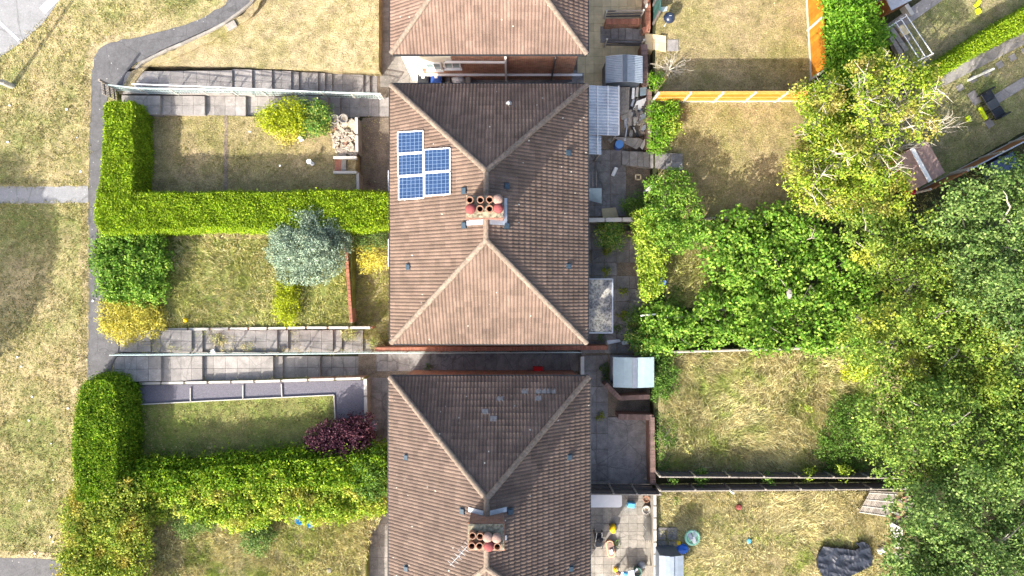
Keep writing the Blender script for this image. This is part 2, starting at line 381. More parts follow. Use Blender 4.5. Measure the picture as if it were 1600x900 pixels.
# ------------------------------------------------------------------ vegetation builders
def unit(a): return a / np.maximum(np.linalg.norm(a, axis=1, keepdims=True), 1e-9)
def leaf_faces(pos, nrm, L, W, tang=None):
    n = len(pos)
    nrm = unit(nrm)
    t = rng.normal(size=(n, 3)) if tang is None else tang
    t = t - nrm * np.sum(t * nrm, 1, keepdims=True); t = unit(t); b = np.cross(nrm, t)
    l = (L * rng.uniform(.6, 1.25, n))[:, None]; w_ = (W * rng.uniform(.7, 1.2, n))[:, None]
    cup = nrm * l * .12
    return np.stack([pos - t * l * .5 - cup, pos + b * w_ * .5 - t * l * .05, pos + t * l * .5 - cup, pos - b * w_ * .5 - t * l * .05], 1)
def cloud(blobs, L=.14, W=.09, spacing=.3, per=14, cr=.17, inner=.35, up=.6, rnd=.7, low=-.35, star=False):
    """blobs (x,y,z,r,rz): leaf clumps over and within each lobe of a crown"""
    out = []
    for (x, y, z, r, rz) in blobs:
        nC = int(max(6, 2.6 * math.pi * r * r / spacing ** 2))
        d = unit(rng.normal(size=(nC * 2, 3))); d = d[d[:, 2] > low][:nC]; nC = len(d)
        rad = np.where(rng.random(nC) < inner, rng.uniform(.45, .9, nC), rng.uniform(.85, 1.1, nC))
        c = np.array([x, y, z]) + d * rad[:, None] * np.array([r, r, rz])
        pr = rng.integers(int(per * .6), int(per * 1.4) + 1, nC)
        idx = np.repeat(np.arange(nC), pr); m = len(idx)
        off = rng.normal(size=(m, 3)) * cr
        pos = c[idx] + off
        out_d = unit(unit(d + np.array([0, 0, up])) + rng.normal(size=(nC, 3)) * .35)[idx]
        nr = out_d + rng.normal(size=(m, 3)) * rnd
        out.append(leaf_faces(pos, nr, L, W, tang=(unit(off) + rng.normal(size=(m, 3)) * .3) if star else None))
    return np.concatenate(out)
def pblobs(poly, ztop, rpx=34, sp=30, rzf=.85, zv=.6, seed=0, edge=.75, zedge=.0):
    """cover a pixel polygon with crown lobes"""
    r = random.Random(seed); xs = [p[0] for p in poly]; ys = [p[1] for p in poly]; pts = []
    for _ in range(4000):
        q = (r.uniform(min(xs), max(xs)), r.uniform(min(ys), max(ys)))
        if not inpoly(np.array([q[0]]), np.array([q[1]]), poly)[0]: continue
        if all((q[0] - a[0]) ** 2 + (q[1] - a[1]) ** 2 > (sp * .8) ** 2 for a in pts): pts.append(q)
    out = []; cx = sum(xs) / len(xs); cy = sum(ys) / len(ys); ext = max(max(xs) - min(xs), max(ys) - min(ys)) / 2
    for q in pts:
        rp = rpx * r.uniform(.7, 1.15); k = (CAMZ - ztop) / FPX; rw = rp * k
        e = min(1, math.hypot(q[0] - cx, q[1] - cy) / ext)
        zc = ztop - rw * rzf + r.uniform(-zv, zv) - zedge * e * e
        p = P(q[0], q[1], zc); out.append((p.x, p.y, zc, rw, rw * rzf))
    return out
def limb(mb, a, b, r0, r1, sag=.15, n=5, rr=random):
    a = Vector(a); b = Vector(b); pts = []; L = (b - a).length
    for i in range(n + 1):
        t = i / n; p = a.lerp(b, t)
        if 0 < i < n: p += Vector((rr.uniform(-1, 1), rr.uniform(-1, 1), rr.uniform(-.5, 1))) * L * .05
        p.z += math.sin(t * math.pi) * L * sag * .4; pts.append(p)
    mb.tube(pts, [r0 + (r1 - r0) * i / n for i in range(n + 1)], 6); return pts
def tree(name, label, cat, blobs, zg, mat, bark=None, group=None, tx=None, tr=.16, nl=12, poke=0.0, seed=0, **k):
    r = random.Random(seed)
    cx = sum(b[0] for b in blobs) / len(blobs); cy = sum(b[1] for b in blobs) / len(blobs)
    if tx: cx, cy = tx
    root = thing(name, label, cat, (cx, cy, zg), group)
    mb = MB(); zt = min(b[2] for b in blobs); fork = zg + max(.2, (zt - zg) * .6)
    limb(mb, (cx, cy, zg - .1), (cx + r.uniform(-.2, .2), cy + r.uniform(-.2, .2), fork), tr, tr * .75, 0, 4, r)
    bs = list(blobs); r.shuffle(bs)
    for b in bs[:nl]:
        e = Vector((b[0], b[1], b[2] + b[4] * (.3 + poke)))
        pts = limb(mb, (cx, cy, fork - .1), e, tr * .5, tr * .1, .1, 5, r)
        for j in range(5 if poke else 2):
            s_ = pts[r.randint(2, 5)]
            q = s_ + Vector((r.uniform(-1, 1), r.uniform(-1, 1), r.uniform(0, .7))) * b[3] * 1.0
            pp = limb(mb, s_, q, tr * .16, tr * .04, .05, 3, r)
            if poke:
                for _ in range(3):
                    mb.tube([pp[2], pp[2] + Vector((r.uniform(-1, 1), r.uniform(-1, 1), r.uniform(-.1, .6))) * .7], [tr * .08, tr * .02], 4)
    mb.build('trunk', bark or M_bark, root, fix=False)
    quads_obj('crown', cloud(blobs, **k), mat, root)
    return root
def shrub(name, label, poly, zg, ztop, mat, rpx=14, sp=14, group=None, seed=0, zv=.12, zedge=.3, **k):
    k.setdefault('L', .10); k.setdefault('W', .06); k.setdefault('spacing', .2); k.setdefault('per', 11); k.setdefault('cr', .10)
    if len(poly) == 3 and not hasattr(poly[0], '__len__'):
        x, y, r_ = poly; poly = [(x + r_ * .6 * math.cos(a), y + r_ * .6 * math.sin(a)) for a in [i * math.pi / 4 for i in range(8)]]
    b = pblobs(poly, ztop, rpx, sp, .9, zv, seed, zedge=zedge)
    return tree(name, label, {'bush': 'bush', 'bramble': 'brambles', 'fern': 'plant', 'weed': 'weed', 'conifer': 'conifer'}[name], b, zg, mat, tr=.05, nl=8, seed=seed, group=group, **k)
def hedge(name, label, poly, zg, ztop, mat, L=.10, W=.06, dens=900, fuzz=.10, seed=0, group=None, up=.6, rnd=.8, cat='hedge', lump=.0):
    top = [P(p[0], p[1], ztop) for p in poly]
    c = base(top, zg); root = thing(name, label, cat, c, group)
    cen = Vector((sum(p.x for p in top) / len(top), sum(p.y for p in top) / len(top), 0))
    n = len(top); wp = [(p.x, p.y) for p in top]
    mb = MB(); ins = []
    for i in range(n):                                             # core inset a hand's breadth
        a, b_, d = Vector(wp[i - 1]), Vector(wp[i]), Vector(wp[(i + 1) % n])
        e1 = (b_ - a).normalized(); e2 = (d - b_).normalized(); nn = Vector((e1.y + e2.y, -(e1.x + e2.x)))
        if nn.length < 1e-4: nn = Vector((0, 1))
        nn.normalize(); q = b_ - nn * .14
        if not inpoly(np.array([q.x]), np.array([q.y]), wp)[0]: q = b_ + nn * .14
        ins.append(q)
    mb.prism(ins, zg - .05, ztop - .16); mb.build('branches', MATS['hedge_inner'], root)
    A = area(wp); m = int(A * dens); tp = sample(wp, m)
    z = ztop + rng.normal(size=m) * fuzz * .6
    if lump: z += lump * (np.sin(tp[:, 0] * 2.1 + seed) * np.cos(tp[:, 1] * 1.7 + seed * 2)) + lump * .6 * np.sin(tp[:, 0] * 4.3 + tp[:, 1] * 3.7)
    pos = [np.column_stack([tp, z])]; nr = [np.tile([0, 0, 1.], (m, 1)) * up + rng.normal(size=(m, 3)) * rnd]
    for i in range(n):
        a = Vector(wp[i]); b_ = Vector(wp[(i + 1) % n]); Ln = (b_ - a).length
        if Ln < .05: continue
        m = int(Ln * (ztop - zg) * dens * .8) + 1; t = rng.random(m); zz = rng.uniform(zg, ztop, m)
        nm = Vector(((b_ - a).y, -(b_ - a).x)).normalized()
        if (nm.dot(Vector((a.x + b_.x, a.y + b_.y)) / 2 - cen.xy)) < 0: nm = -nm
        bulge = fuzz * rng.normal(size=m) * .8 + .02 - .10 * ((zz - zg) / (ztop - zg)) ** 4
        x = a.x + (b_.x - a.x) * t + nm.x * bulge; y = a.y + (b_.y - a.y) * t + nm.y * bulge
        pos.append(np.column_stack([x, y, zz])); nr.append(np.array([nm.x, nm.y, .4]) * .9 + rng.normal(size=(m, 3)) * rnd)
    pos = np.concatenate(pos); nr = np.concatenate(nr)
    quads_obj('foliage', leaf_faces(pos, nr, L, W), mat, root)
    return root
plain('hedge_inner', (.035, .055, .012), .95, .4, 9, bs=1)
def tufts(poly, z, dens, h, mat, name='long_grass', wd=.025, blades=6, lean=.8, spread=.08):
    k = (CAMZ - z) / FPX; n = int(area(poly) * k * k * dens)
    q = sample(poly, n); x = (q[:, 0] - 800) * k; y = (450 - q[:, 1]) * k
    cl = .5 + .5 * np.sin(x * 1.9 + 1.3 * np.sin(y * 1.3)) * np.cos(y * 2.3 + np.sin(x * 1.1)); keep = rng.random(n) < (.35 + .65 * cl)
    x = x[keep]; y = y[keep]; n = len(x)
    wind = np.column_stack([np.sin(x * .9 + y * .5) * .5, np.cos(y * .8 - x * .6) * .5])
    i = np.repeat(np.arange(n), blades); m = len(i)
    hh = h * rng.uniform(.5, 1.3, m); a = rng.uniform(0, 2 * np.pi, m)
    dx = np.cos(a) * lean * rng.random(m) + wind[i, 0] * lean; dy = np.sin(a) * lean * rng.random(m) + wind[i, 1] * lean
    bx = x[i] + rng.normal(size=m) * spread; by = y[i] + rng.normal(size=m) * spread
    b0 = np.column_stack([bx, by, np.full(m, z)]); d = unit(np.column_stack([dx, dy, np.ones(m) * .7]))
    sd = unit(np.cross(d, rng.normal(size=(m, 3))))
    w_ = wd * rng.uniform(.6, 1.3, m)[:, None]
    T = np.stack([b0 - sd * w_ / 2, b0 + sd * w_ / 2, b0 + d * hh[:, None]], 1)
    o = quads_obj(name, T, mat); tag(o, kind='stuff'); return o

# ================================================================== GROUND
ZG = 1.50; ZF = 1.00; ZR = 0.90                  # public green, front gardens, rear gardens (the houses stand at 0)
def sheet(name, poly, z, mat, th=.3, amp=1.2, step=14, edges=None, seed=0, zf=None):
    mb = MB(); w_ = wob(poly, z, step, amp, seed, edges); mb.prism(w_, z - th, [zf(p) for p in w_] if zf else z)
    return struct(mb, name, mat)
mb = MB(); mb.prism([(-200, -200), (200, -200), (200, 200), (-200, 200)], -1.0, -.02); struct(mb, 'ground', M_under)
def wsheet(name, pts, z, mat, zb=-.5):
    mb = MB(); mb.prism(pts, zb, z); return struct(mb, name, mat)
xg = P(238, 0, ZG).x
wsheet('public_green', [(-150, -150), (P(165, 0, ZG).x, -150), (P(165, 0, ZG).x, P(0, 605, ZG).y), (P(178, 0, ZG).x, P(0, 596, ZG).y), (P(178, 0, ZG).x, P(0, 540, ZG).y), (P(178, 0, ZG).x, P(0, 180, ZG).y), (P(192, 0, ZG).x, P(0, 108, ZG).y), (P(215, 0, ZG).x, P(0, 100, ZG).y), (P(215, 0, ZG).x, P(0, 60, ZG).y), (P(330, 0, ZG).x, P(0, 20, ZG).y), (P(400, 0, ZG).x, P(0, -30, ZG).y), (P(400, 0, ZG).x, 150), (-150, 150)], ZG, M_green)
# front garden terraces, ending in low walls above the house level
zsl = lambda p: ZF + .02 + .47 * max(0, min(1, (-10 - p.x) / 10))
sheet('front_lawn', [(512, -400), (592, -400), (592, 110), (512, 109)], ZF + .02, M_straw, 1.5, amp=.8, edges=[2])
sheet('front_lawn', [(223, -400), (512, -400), (512, 109), (223, 106)], ZF + .02, M_straw, 1.5, amp=.8, edges=[2], zf=zsl)
sheet('front_lawn', [(150, -400), (223, -400), (223, 106), (196, 106)], ZF + .49, M_straw, 1.5, amp=.8, edges=[])
sheet('front_lawn', [(182, 176), (556, 186), (556, 380), (170, 380)], ZF - .02, M_lawnA, 1.5, amp=.5)
sheet('bare_strip', [(350, 178), (356, 178), (356, 306), (350, 306)], ZF - .01, M_soil, .05, amp=1.2, step=8)
sheet('front_lawn', [(170, 374), (550, 374), (550, 512), (190, 516)], ZF, M_lawnD, 1.5, amp=.5)
sheet('front_lawn', [(170, 598), (572, 590), (572, 1400), (100, 1400)], ZF - .02, M_lawnC, 1.5, amp=.4)
sheet('front_lawn', [(170, 722), (570, 722), (570, 1200), (100, 1200)], ZF + .0, M_wild, .2, amp=.5)
# rear terraces
xr = P(1021, 0, ZR).x
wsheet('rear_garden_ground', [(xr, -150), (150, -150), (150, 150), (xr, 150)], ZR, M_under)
sheet('rear_lawn', [(1024, -300), (1262, -300), (1266, 150), (1024, 146)], ZR + .012, M_lawnA, .1)
sheet('rear_lawn', [(1024, 158), (1262, 158), (1290, 345), (1030, 345)], ZR + .016, M_lawnA, .1)
sheet('rear_lawn', [(1030, 545), (1420, 540), (1430, 742), (1028, 738)], ZR + .012, M_wild, .1)
sheet('rear_lawn', [(1026, 766), (1420, 768), (1430, 1100), (1026, 1100)], ZR + .016, M_wild, .1)
sheet('rear_lawn', [(1395, 40), (1900, -250), (1900, -20), (1480, 130), (1440, 180)], ZR + .012, M_lawnB, .1)
sheet('rear_lawn', [(1446, 150), (1664, 36), (1900, -90), (1900, 120), (1600, 205), (1486, 270), (1440, 300), (1340, 300), (1380, 200)], ZR + .016, M_lawnB, .1)
sheet('rear_lawn', [(1040, 380), (1150, 380), (1160, 480), (1040, 480)], ZR + .02, M_wild, .1)
# footpaths and car park
path = [(420, -40), (365, -30), (352, 8), (318, 26), (280, 42), (238, 53), (200, 60), (172, 66), (154, 76), (147, 92), (143, 120), (141, 180), (139, 240), (138, 300), (139, 420), (138, 520), (136, 596), (170, 600), (176, 566), (186, 552), (183, 526), (172, 500), (168, 470), (164, 430), (152, 360), (150, 330), (162, 240), (168, 150), (190, 136), (194, 118), (206, 103), (232, 88), (268, 70), (305, 56), (340, 40), (372, 22), (398, 4)]
sheet('footpath', path, ZG + .024, M_asph, .1, amp=1.3, step=9, seed=3)
sheet('footpath', [(-300, 291), (138, 291), (138, 317), (-300, 321)], ZG + .018, M_park, .1, amp=1.0, step=9, seed=4)
sheet('footpath', [(-300, 868), (60, 872), (110, 878), (110, 960), (-300, 960)], ZG + .018, M_asph, .1, amp=1.0, step=9, seed=5)
vo = [(360, -40), (346, 4), (314, 20), (276, 35), (236, 46), (198, 51), (166, 57), (144, 68), (134, 90), (130, 130), (129, 200), (127, 282), (60, 285), (-20, 287), (-20, 292), (138, 292), (148, 100), (170, 72), (282, 46), (354, 12), (372, -40)]
sheet('grass_verge', vo, ZG + .010, M_straw, .1, amp=2.2, step=8, seed=6)
sheet('grass_verge', [(-20, 317), (128, 321), (124, 400), (128, 470), (120, 560), (108, 640), (112, 740), (104, 820), (100, 862), (-20, 861), (-20, 874), (112, 880), (118, 700), (140, 580), (141, 420), (139, 314)], ZG + .010, M_straw, .1, amp=2.5, step=8, seed=7)
sheet('grass_verge', [(196, 128), (206, 112), (236, 94), (280, 74), (316, 56), (352, 38), (384, 18), (400, -20), (420, -20), (394, 26), (350, 54), (290, 84), (230, 104), (206, 136), (186, 148)], ZG + .034, M_straw, .1, amp=1.5, step=8, seed=8)
sheet('car_park', [(-300, -300), (140, -300), (92, 2), (66, 38), (32, 66), (4, 86), (-60, 130), (-300, 260)], ZG + .02, M_park, .1, amp=1, step=10, seed=9)
def strip(name, a, b, wd, z, mat):
    A, B = P(*a, z), P(*b, z); mb = MB(); mb.bar(A, B, wd, .006); return struct(mb, name, mat)
strip('painted_line', (-10, 26), (29, 63), .13, ZG + .028, M_paint)
strip('painted_line', (66, 17), (96, -12), .42, ZG + .028, M_paint)
# kerb edging along the bend of the path
mb = MB(); kp = [(212, 108), (222, 98), (240, 89), (262, 78), (284, 69), (308, 58), (330, 48), (352, 36), (374, 20), (394, 4), (404, -14)]
for i in range(len(kp) - 1): mb.bar(P(*kp[i], ZG + .09), P(*kp[i + 1], ZG + .09), .12, .16)
struct(mb, 'path_kerb', M_conc)
mb = MB(); mb.box(P(362, 40, ZG + .06), (.55, .38, .14), R(30)); solo(mb, 'concrete_block', M_conc, 'loose concrete block beside the bend of the tarmac footpath', 'block', bevel=.02)

# ---- paving laid as separate slabs in one paved surface
def paving(name, x0, y0, x1, y1, z, mat, sw=.6, sh=.6, gap=.012, seed=0, skip=0, slope=None, clip=None):
    r = random.Random(seed); a = P(x0, y1, z); b = P(x1, y0, z); mb = MB()
    nx = max(1, round((b.x - a.x) / sw)); ny = max(1, round((b.y - a.y) / sh)); dx = (b.x - a.x) / nx; dy = (b.y - a.y) / ny
    for i in range(nx):
        for j in range(ny):
            if r.random() < skip: continue
            cx = a.x + (i + .5) * dx; cy = a.y + (j + .5) * dy
            if clip and not clip(cx, cy): continue
            zz = z + r.uniform(-.004, .004)
            if slope: zz += slope * ((i + .5) / nx)
            mb.box((cx, cy, zz - .02), (dx - gap, dy - gap, .05), r.uniform(-.006, .006), 0, math.atan2(-slope, b.x - a.x) if slope else 0)
    return struct(mb, name, mat)
sheet('yard_ground', [(590, -300), (1024, -300), (1024, 1200), (560, 1200), (560, 190), (590, 180)], .006, M_soil, .1, amp=.3)
paving('paving', 594, -60, 640, 136, .03, M_conc, .62, .62, seed=1)
paving('paving', 622, 84, 730, 152, .034, M_conc, .62, .62, seed=2)
paving('paving', 735, 110, 912, 160, .03, M_concd, .9, .7, seed=3)
paving('paving', 902, -80, 1006, 140, .03, M_yel, .45, .45, seed=4)
paving('paving', 560, 152, 640, 182, .03, M_slab, .6, .6, seed=5)
paving('paving', 594, 184, 640, 240, .03, M_concd, .6, .6, seed=55)
paving('paving', 905, 234, 978, 338, .03, M_concd, .75, .62, gap=.02, seed=6)
paving('paving', 905, 350, 1003, 552, .03, M_concd, .72, .72, gap=.03, seed=7, skip=.05)
paving('paving', 588, 552, 912, 580, .03, M_concd, .62, .9, seed=8)
paving('paving', 575, 590, 640, 780, .03, M_concd, .9, .9, seed=9)
paving('paving', 913, 555, 950, 775, .03, M_concd, .75, .85, gap=.02, seed=10)
paving('paving', 916, 766, 1022, 960, .03, M_conc, .45, .45, seed=11)
paving('paving', 556, 800, 640, 960, .03, M_conc, .6, .6, seed=12)
sheet('concrete_yard', [(950, 652), (1016, 652), (1016, 757), (950, 757)], .05, M_concd, .1, amp=0)
# rear steps and loose slabs
def steps(name, edges, y0s, y1s, z0, z1, mat, gap=.012, sl=None):
    """edges: pixel x of each riser, left to right; a flight from z0 (left) to z1 (right)"""
    mb = MB(); n = len(edges) - 1
    for i in range(n):
        z = z0 + (z1 - z0) * i / (n - 1); zn = z + (sl or 0) * (z1 - z0) / (n - 1)
        t0 = i / n; t1 = (i + 1) / n
        ya = [y0s[0] + (y0s[1] - y0s[0]) * t for t in (t0, t1)]; yb = [y1s[0] + (y1s[1] - y1s[0]) * t for t in (t0, t1)]
        xa = edges[i]; xb = edges[i + 1]
        A = P(xa, yb[0], z); B = P(xb, yb[1], z); C = P(xb, ya[1], z); D = P(xa, ya[0], z)
        B.x -= gap; C.x -= gap
        wl = B.x - A.x; m = max(1, round(wl / .62)); rows = 2 if abs(C.y - B.y) > .8 else 1
        for q in range(m):
            for k in range(rows):
                u0 = q / m; u1 = (q + 1) / m - .012 / wl * (q < m - 1); v0 = k / rows; v1 = (k + 1) / rows - (.012 if k < rows - 1 else 0)
                f = lambda u, v: (A.lerp(B, u)).lerp(D.lerp(C, u), v)
                pts = [f(u0, v0), f(u1, v0), f(u1, v1), f(u0, v1)]
                zz = [z + (zn - z) * u for u in (u0, u1, u1, u0)]
                mb.prism([(p.x, p.y) for p in pts], -.3, zz)
    return struct(mb, name, mat)
steps('front_steps', [186, 205, 225, 247, 267, 287, 307, 328, 345, 363], (112, 110), (146, 146), ZG, ZG - .02, M_slab)
steps('front_steps', [363, 394, 425, 455, 467, 497, 508, 519, 568, 578, 590], (108, 119), (146, 149), ZG - .14, .03, M_slab)

steps('front_steps', [190, 250, 320, 384, 498, 513, 532, 562], (149, 153), (178, 184), ZG - .02, .06, M_slab, sl=.0)
steps('front_steps', [176, 235, 299, 316, 433, 450, 520, 534, 567, 582], (516, 516), (550, 550), ZG - .02, .04, M_slab, sl=.2)
steps('front_steps', [176, 250, 315, 426, 441, 500, 592], (557, 557), (597, 590), ZG - .02, .04, M_slab, sl=.3)
steps('rear_steps', [938, 955, 967, 978, 989, 999, 1010], (41, 46), (67, 66), .04, .55, M_concd)
steps('rear_steps', [1008, 1020, 1031, 1041], (52, 56), (76, 80), .80, 1.05, M_yel)
steps('rear_steps', [972, 984, 997, 1006, 1015, 1024, 1031, 1040, 1048, 1067], (236, 240), (258, 266), .30, 1.40, M_concd)
struct(MB().box(P(1051, 71, .93), (.62, .62, .05)), 'paving', M_slab)
mb = MB()
for (x, y) in [(1032, 834), (1050, 834), (1034, 853), (1052, 855)]: mb.box(P(x, y, ZR + .04), (.5, .6, .06), random.uniform(-.03, .03))
mb.box(P(1042, 826, ZR + .09), (1.0, .14, .12)); struct(mb, 'paving', M_concd)
# slate border of the third front garden
sheet('slate_border', [(218, 602), (572, 594), (572, 655), (523, 655), (521, 617), (330, 625), (218, 631)], ZF + .01, M_slate, .1, amp=0)
mb = MB()
for a, b in [((218, 632), (330, 626)), ((330, 626), (522, 617)), ((522, 617), (524, 656)), ((298, 606), (298, 628)), ((380, 602), (380, 624)), ((440, 600), (441, 621))]:
    mb.bar(P(*a, ZF + .05), P(*b, ZF + .05), .05, .12)
struct(mb, 'border_edging', M_cpost)
sheet('gravel_bed', [(566, 184), (612, 184), (612, 312), (562, 312)], .05, M_soil, .1, amp=1)
sheet('gravel_bed', [(556, 400), (612, 400), (612, 530), (556, 530)], .05, M_wild, .1, amp=1)
# diagonal rear paths
def quad(name, pts, z, mat): return sheet(name, pts, z, mat, .08, amp=0)
quad('rear_path', [(1466, 116), (1660, 18), (1664, 36), (1450, 147)], ZR + .03, M_slab)
quad('rear_path', [(1395, 55), (1372, 48), (1466, -18), (1490, -12)], ZR + .03, M_slab)
mb = MB()
for i in range(9):
    t = i / 8; mb.box(P(1553 + (1660 - 1553) * t, 157 + (92 - 157) * t, ZR + .04), (.55, .52, .05), R(31))
for (x, y) in [(1500, 137), (1520, 124), (1541, 114), (1562, 101), (1582, 90), (1602, 79)]: mb.box(P(x, y, ZR + .04), (.36, .34, .05), R(31))
mb.box(P(1522, 153, ZR + .04), (.45, .75, .05), R(31)); mb.box(P(1546, 193, ZR + .04), (.42, .42, .05), R(31))
struct(mb, 'stepping_stones', M_slab)

# ================================================================== WALLS
def wall(name, pts, z0, z1, th, mat, label, cat='wall', cop=None, copw=None, group=None, units=.11, ztop_px=True):
    w_ = [P(p[0], p[1], z1) for p in pts]; c = base(w_, z0); root = thing(name, label, cat, c, group)
    mb = MB(); mc = MB()
    for i in range(len(w_) - 1):
        a, b = w_[i].copy(), w_[i + 1].copy(); d = (b - a).normalized()
        ex = d * (th / 2) if i < len(w_) - 2 else Vector((0, 0, 0))
        za = (z0 + z1) / 2; h_ = z1 - z0
        mb.bar(Vector((a.x, a.y, za)), Vector((b.x, b.y, za)) + ex, th, h_)
        if cop:
            L = (b - a).length; n = max(1, int(L / units)); cw = copw or th + .05
            for k in range(n):
                p0 = a.lerp(b, k / n); p1 = a.lerp(b, (k + .9) / n); p0.z = p1.z = z1 + .033 + random.uniform(-.003, .003)
                mc.bar(p0, p1, cw + random.uniform(-.01, .01), .07)
    mb.build('masonry', mat, root)
    if cop: mc.build('coping', cop, root)
    return root
wall('garden_wall', [(557, 184), (558, 240)], 0, ZF + .08, .1, M_conc, 'low concrete retaining wall between the rubble rockery and the gravel bed', cop=M_cpost, units=.9)
wall('garden_wall', [(559, 270), (560, 318)], 0, ZF + .08, .1, M_conc, 'low concrete retaining wall running from the brick steps to the hedge', cop=M_cpost, units=.9)
wall('garden_wall', [(541, 388), (549, 504)], 0, ZF + .12, .12, M_brick, 'thin brick retaining wall with pale coping below the blue conifer', cop=M_cop, units=.22)
wall('garden_wall', [(571, 592), (573, 705)], 0, ZF + .06, .12, M_conc, 'concrete retaining wall at the end of the slate border', cop=M_cpost, units=.8)
wall('garden_wall', [(218, 599), (400, 596), (568, 591)], .2, ZF + .12, .08, M_brick, 'low wall with cream coping between the lower steps and the slate border', cop=M_cpost, units=1.2)
wall('garden_wall', [(228, 515), (330, 514), (420, 513), (480, 512), (582, 512)], .2, ZF + .10, .08, M_brick, 'thin edging wall with brick courses above the cracked steps', cop=M_cpost, units=.9)
wall('garden_wall', [(186, 553), (300, 552), (440, 552)], .3, ZF + .0, .08, M_conc, 'weathered kerb wall between the two flights of lower steps', cop=M_conc, units=.9)
wall('garden_wall', [(586, 546), (765, 545), (950, 543)], 0, 1.0, .22, M_brick, 'long low red brick wall in the passage below the middle roof', cop=M_cop, units=.075, copw=.22)
wall('garden_wall', [(910, 557), (910, 592)], 0, 1.3, .14, M_conc, 'short wall closing the dark passage beside the red crate', cop=M_cpost, units=.7)
wall('garden_wall', [(920, 344), (1000, 343)], 0, 1.5, .16, M_conc, 'pale topped wall dividing the two patios behind the middle house', cop=M_cpost, units=.9)
wall('garden_wall', [(1000, 347), (1000, 364), (976, 364)], 0, .8, .2, M_brickd, 'mossy corner of old brick wall beside the spotted shrub', cop=M_copd, units=.11)
wall('garden_wall', [(946, 34), (1001, 34)], 0, .8, .22, M_brick, 'brick planter wall above the upper flight of dark steps', cop=M_cop, units=.075, copw=.3)
wall('garden_wall', [(1012, -40), (1012, 46), (1004, 47)], 0, ZR + .2, .24, M_brick, 'brick retaining wall beside the dark green screen', cop=M_cop, units=.075, copw=.28)
wall('garden_wall', [(1006, 70), (1008, 134)], 0, ZR + .15, .3, M_brick, 'weedy brick retaining wall beside the curved grey shed', cop=M_copd, units=.075, copw=.34)
wall('garden_wall', [(1014, 140), (1013, 232)], 0, ZR + .1, .24, M_brickd, 'crumbling brick retaining wall behind the scrap heap', cop=M_copd, units=.075)
wall('garden_wall', [(1015, 620), (985, 621), (968, 622), (946, 600)], 0, 1.1, .2, M_brickd, 'angled brick wall around the pale blue shed base', cop=M_copd, units=.075)
wall('garden_wall', [(966, 651), (1018, 652), (1020, 757)], 0, 1.15, .22, M_brickd, 'brick wall with a toothed coping around the concrete yard', cop=M_copd, units=.075, copw=.3)
wall('garden_wall', [(1023, 772), (1024, 960)], 0, ZR + .3, .1, M_conc, 'thin pale wall between the toy strewn patio and the lower lawn', cop=M_cpost, units=.6)
wall('garden_wall', [(1016, 350), (1016, 455)], 0, ZR, .2, M_brickd, 'retaining wall hidden under the bright vine')
wall('garden_wall', [(985, 507), (1010, 507)], 0, .9, .22, M_brickd, 'stub of brick wall among ferns near the flat roof', cop=M_cop, units=.22)

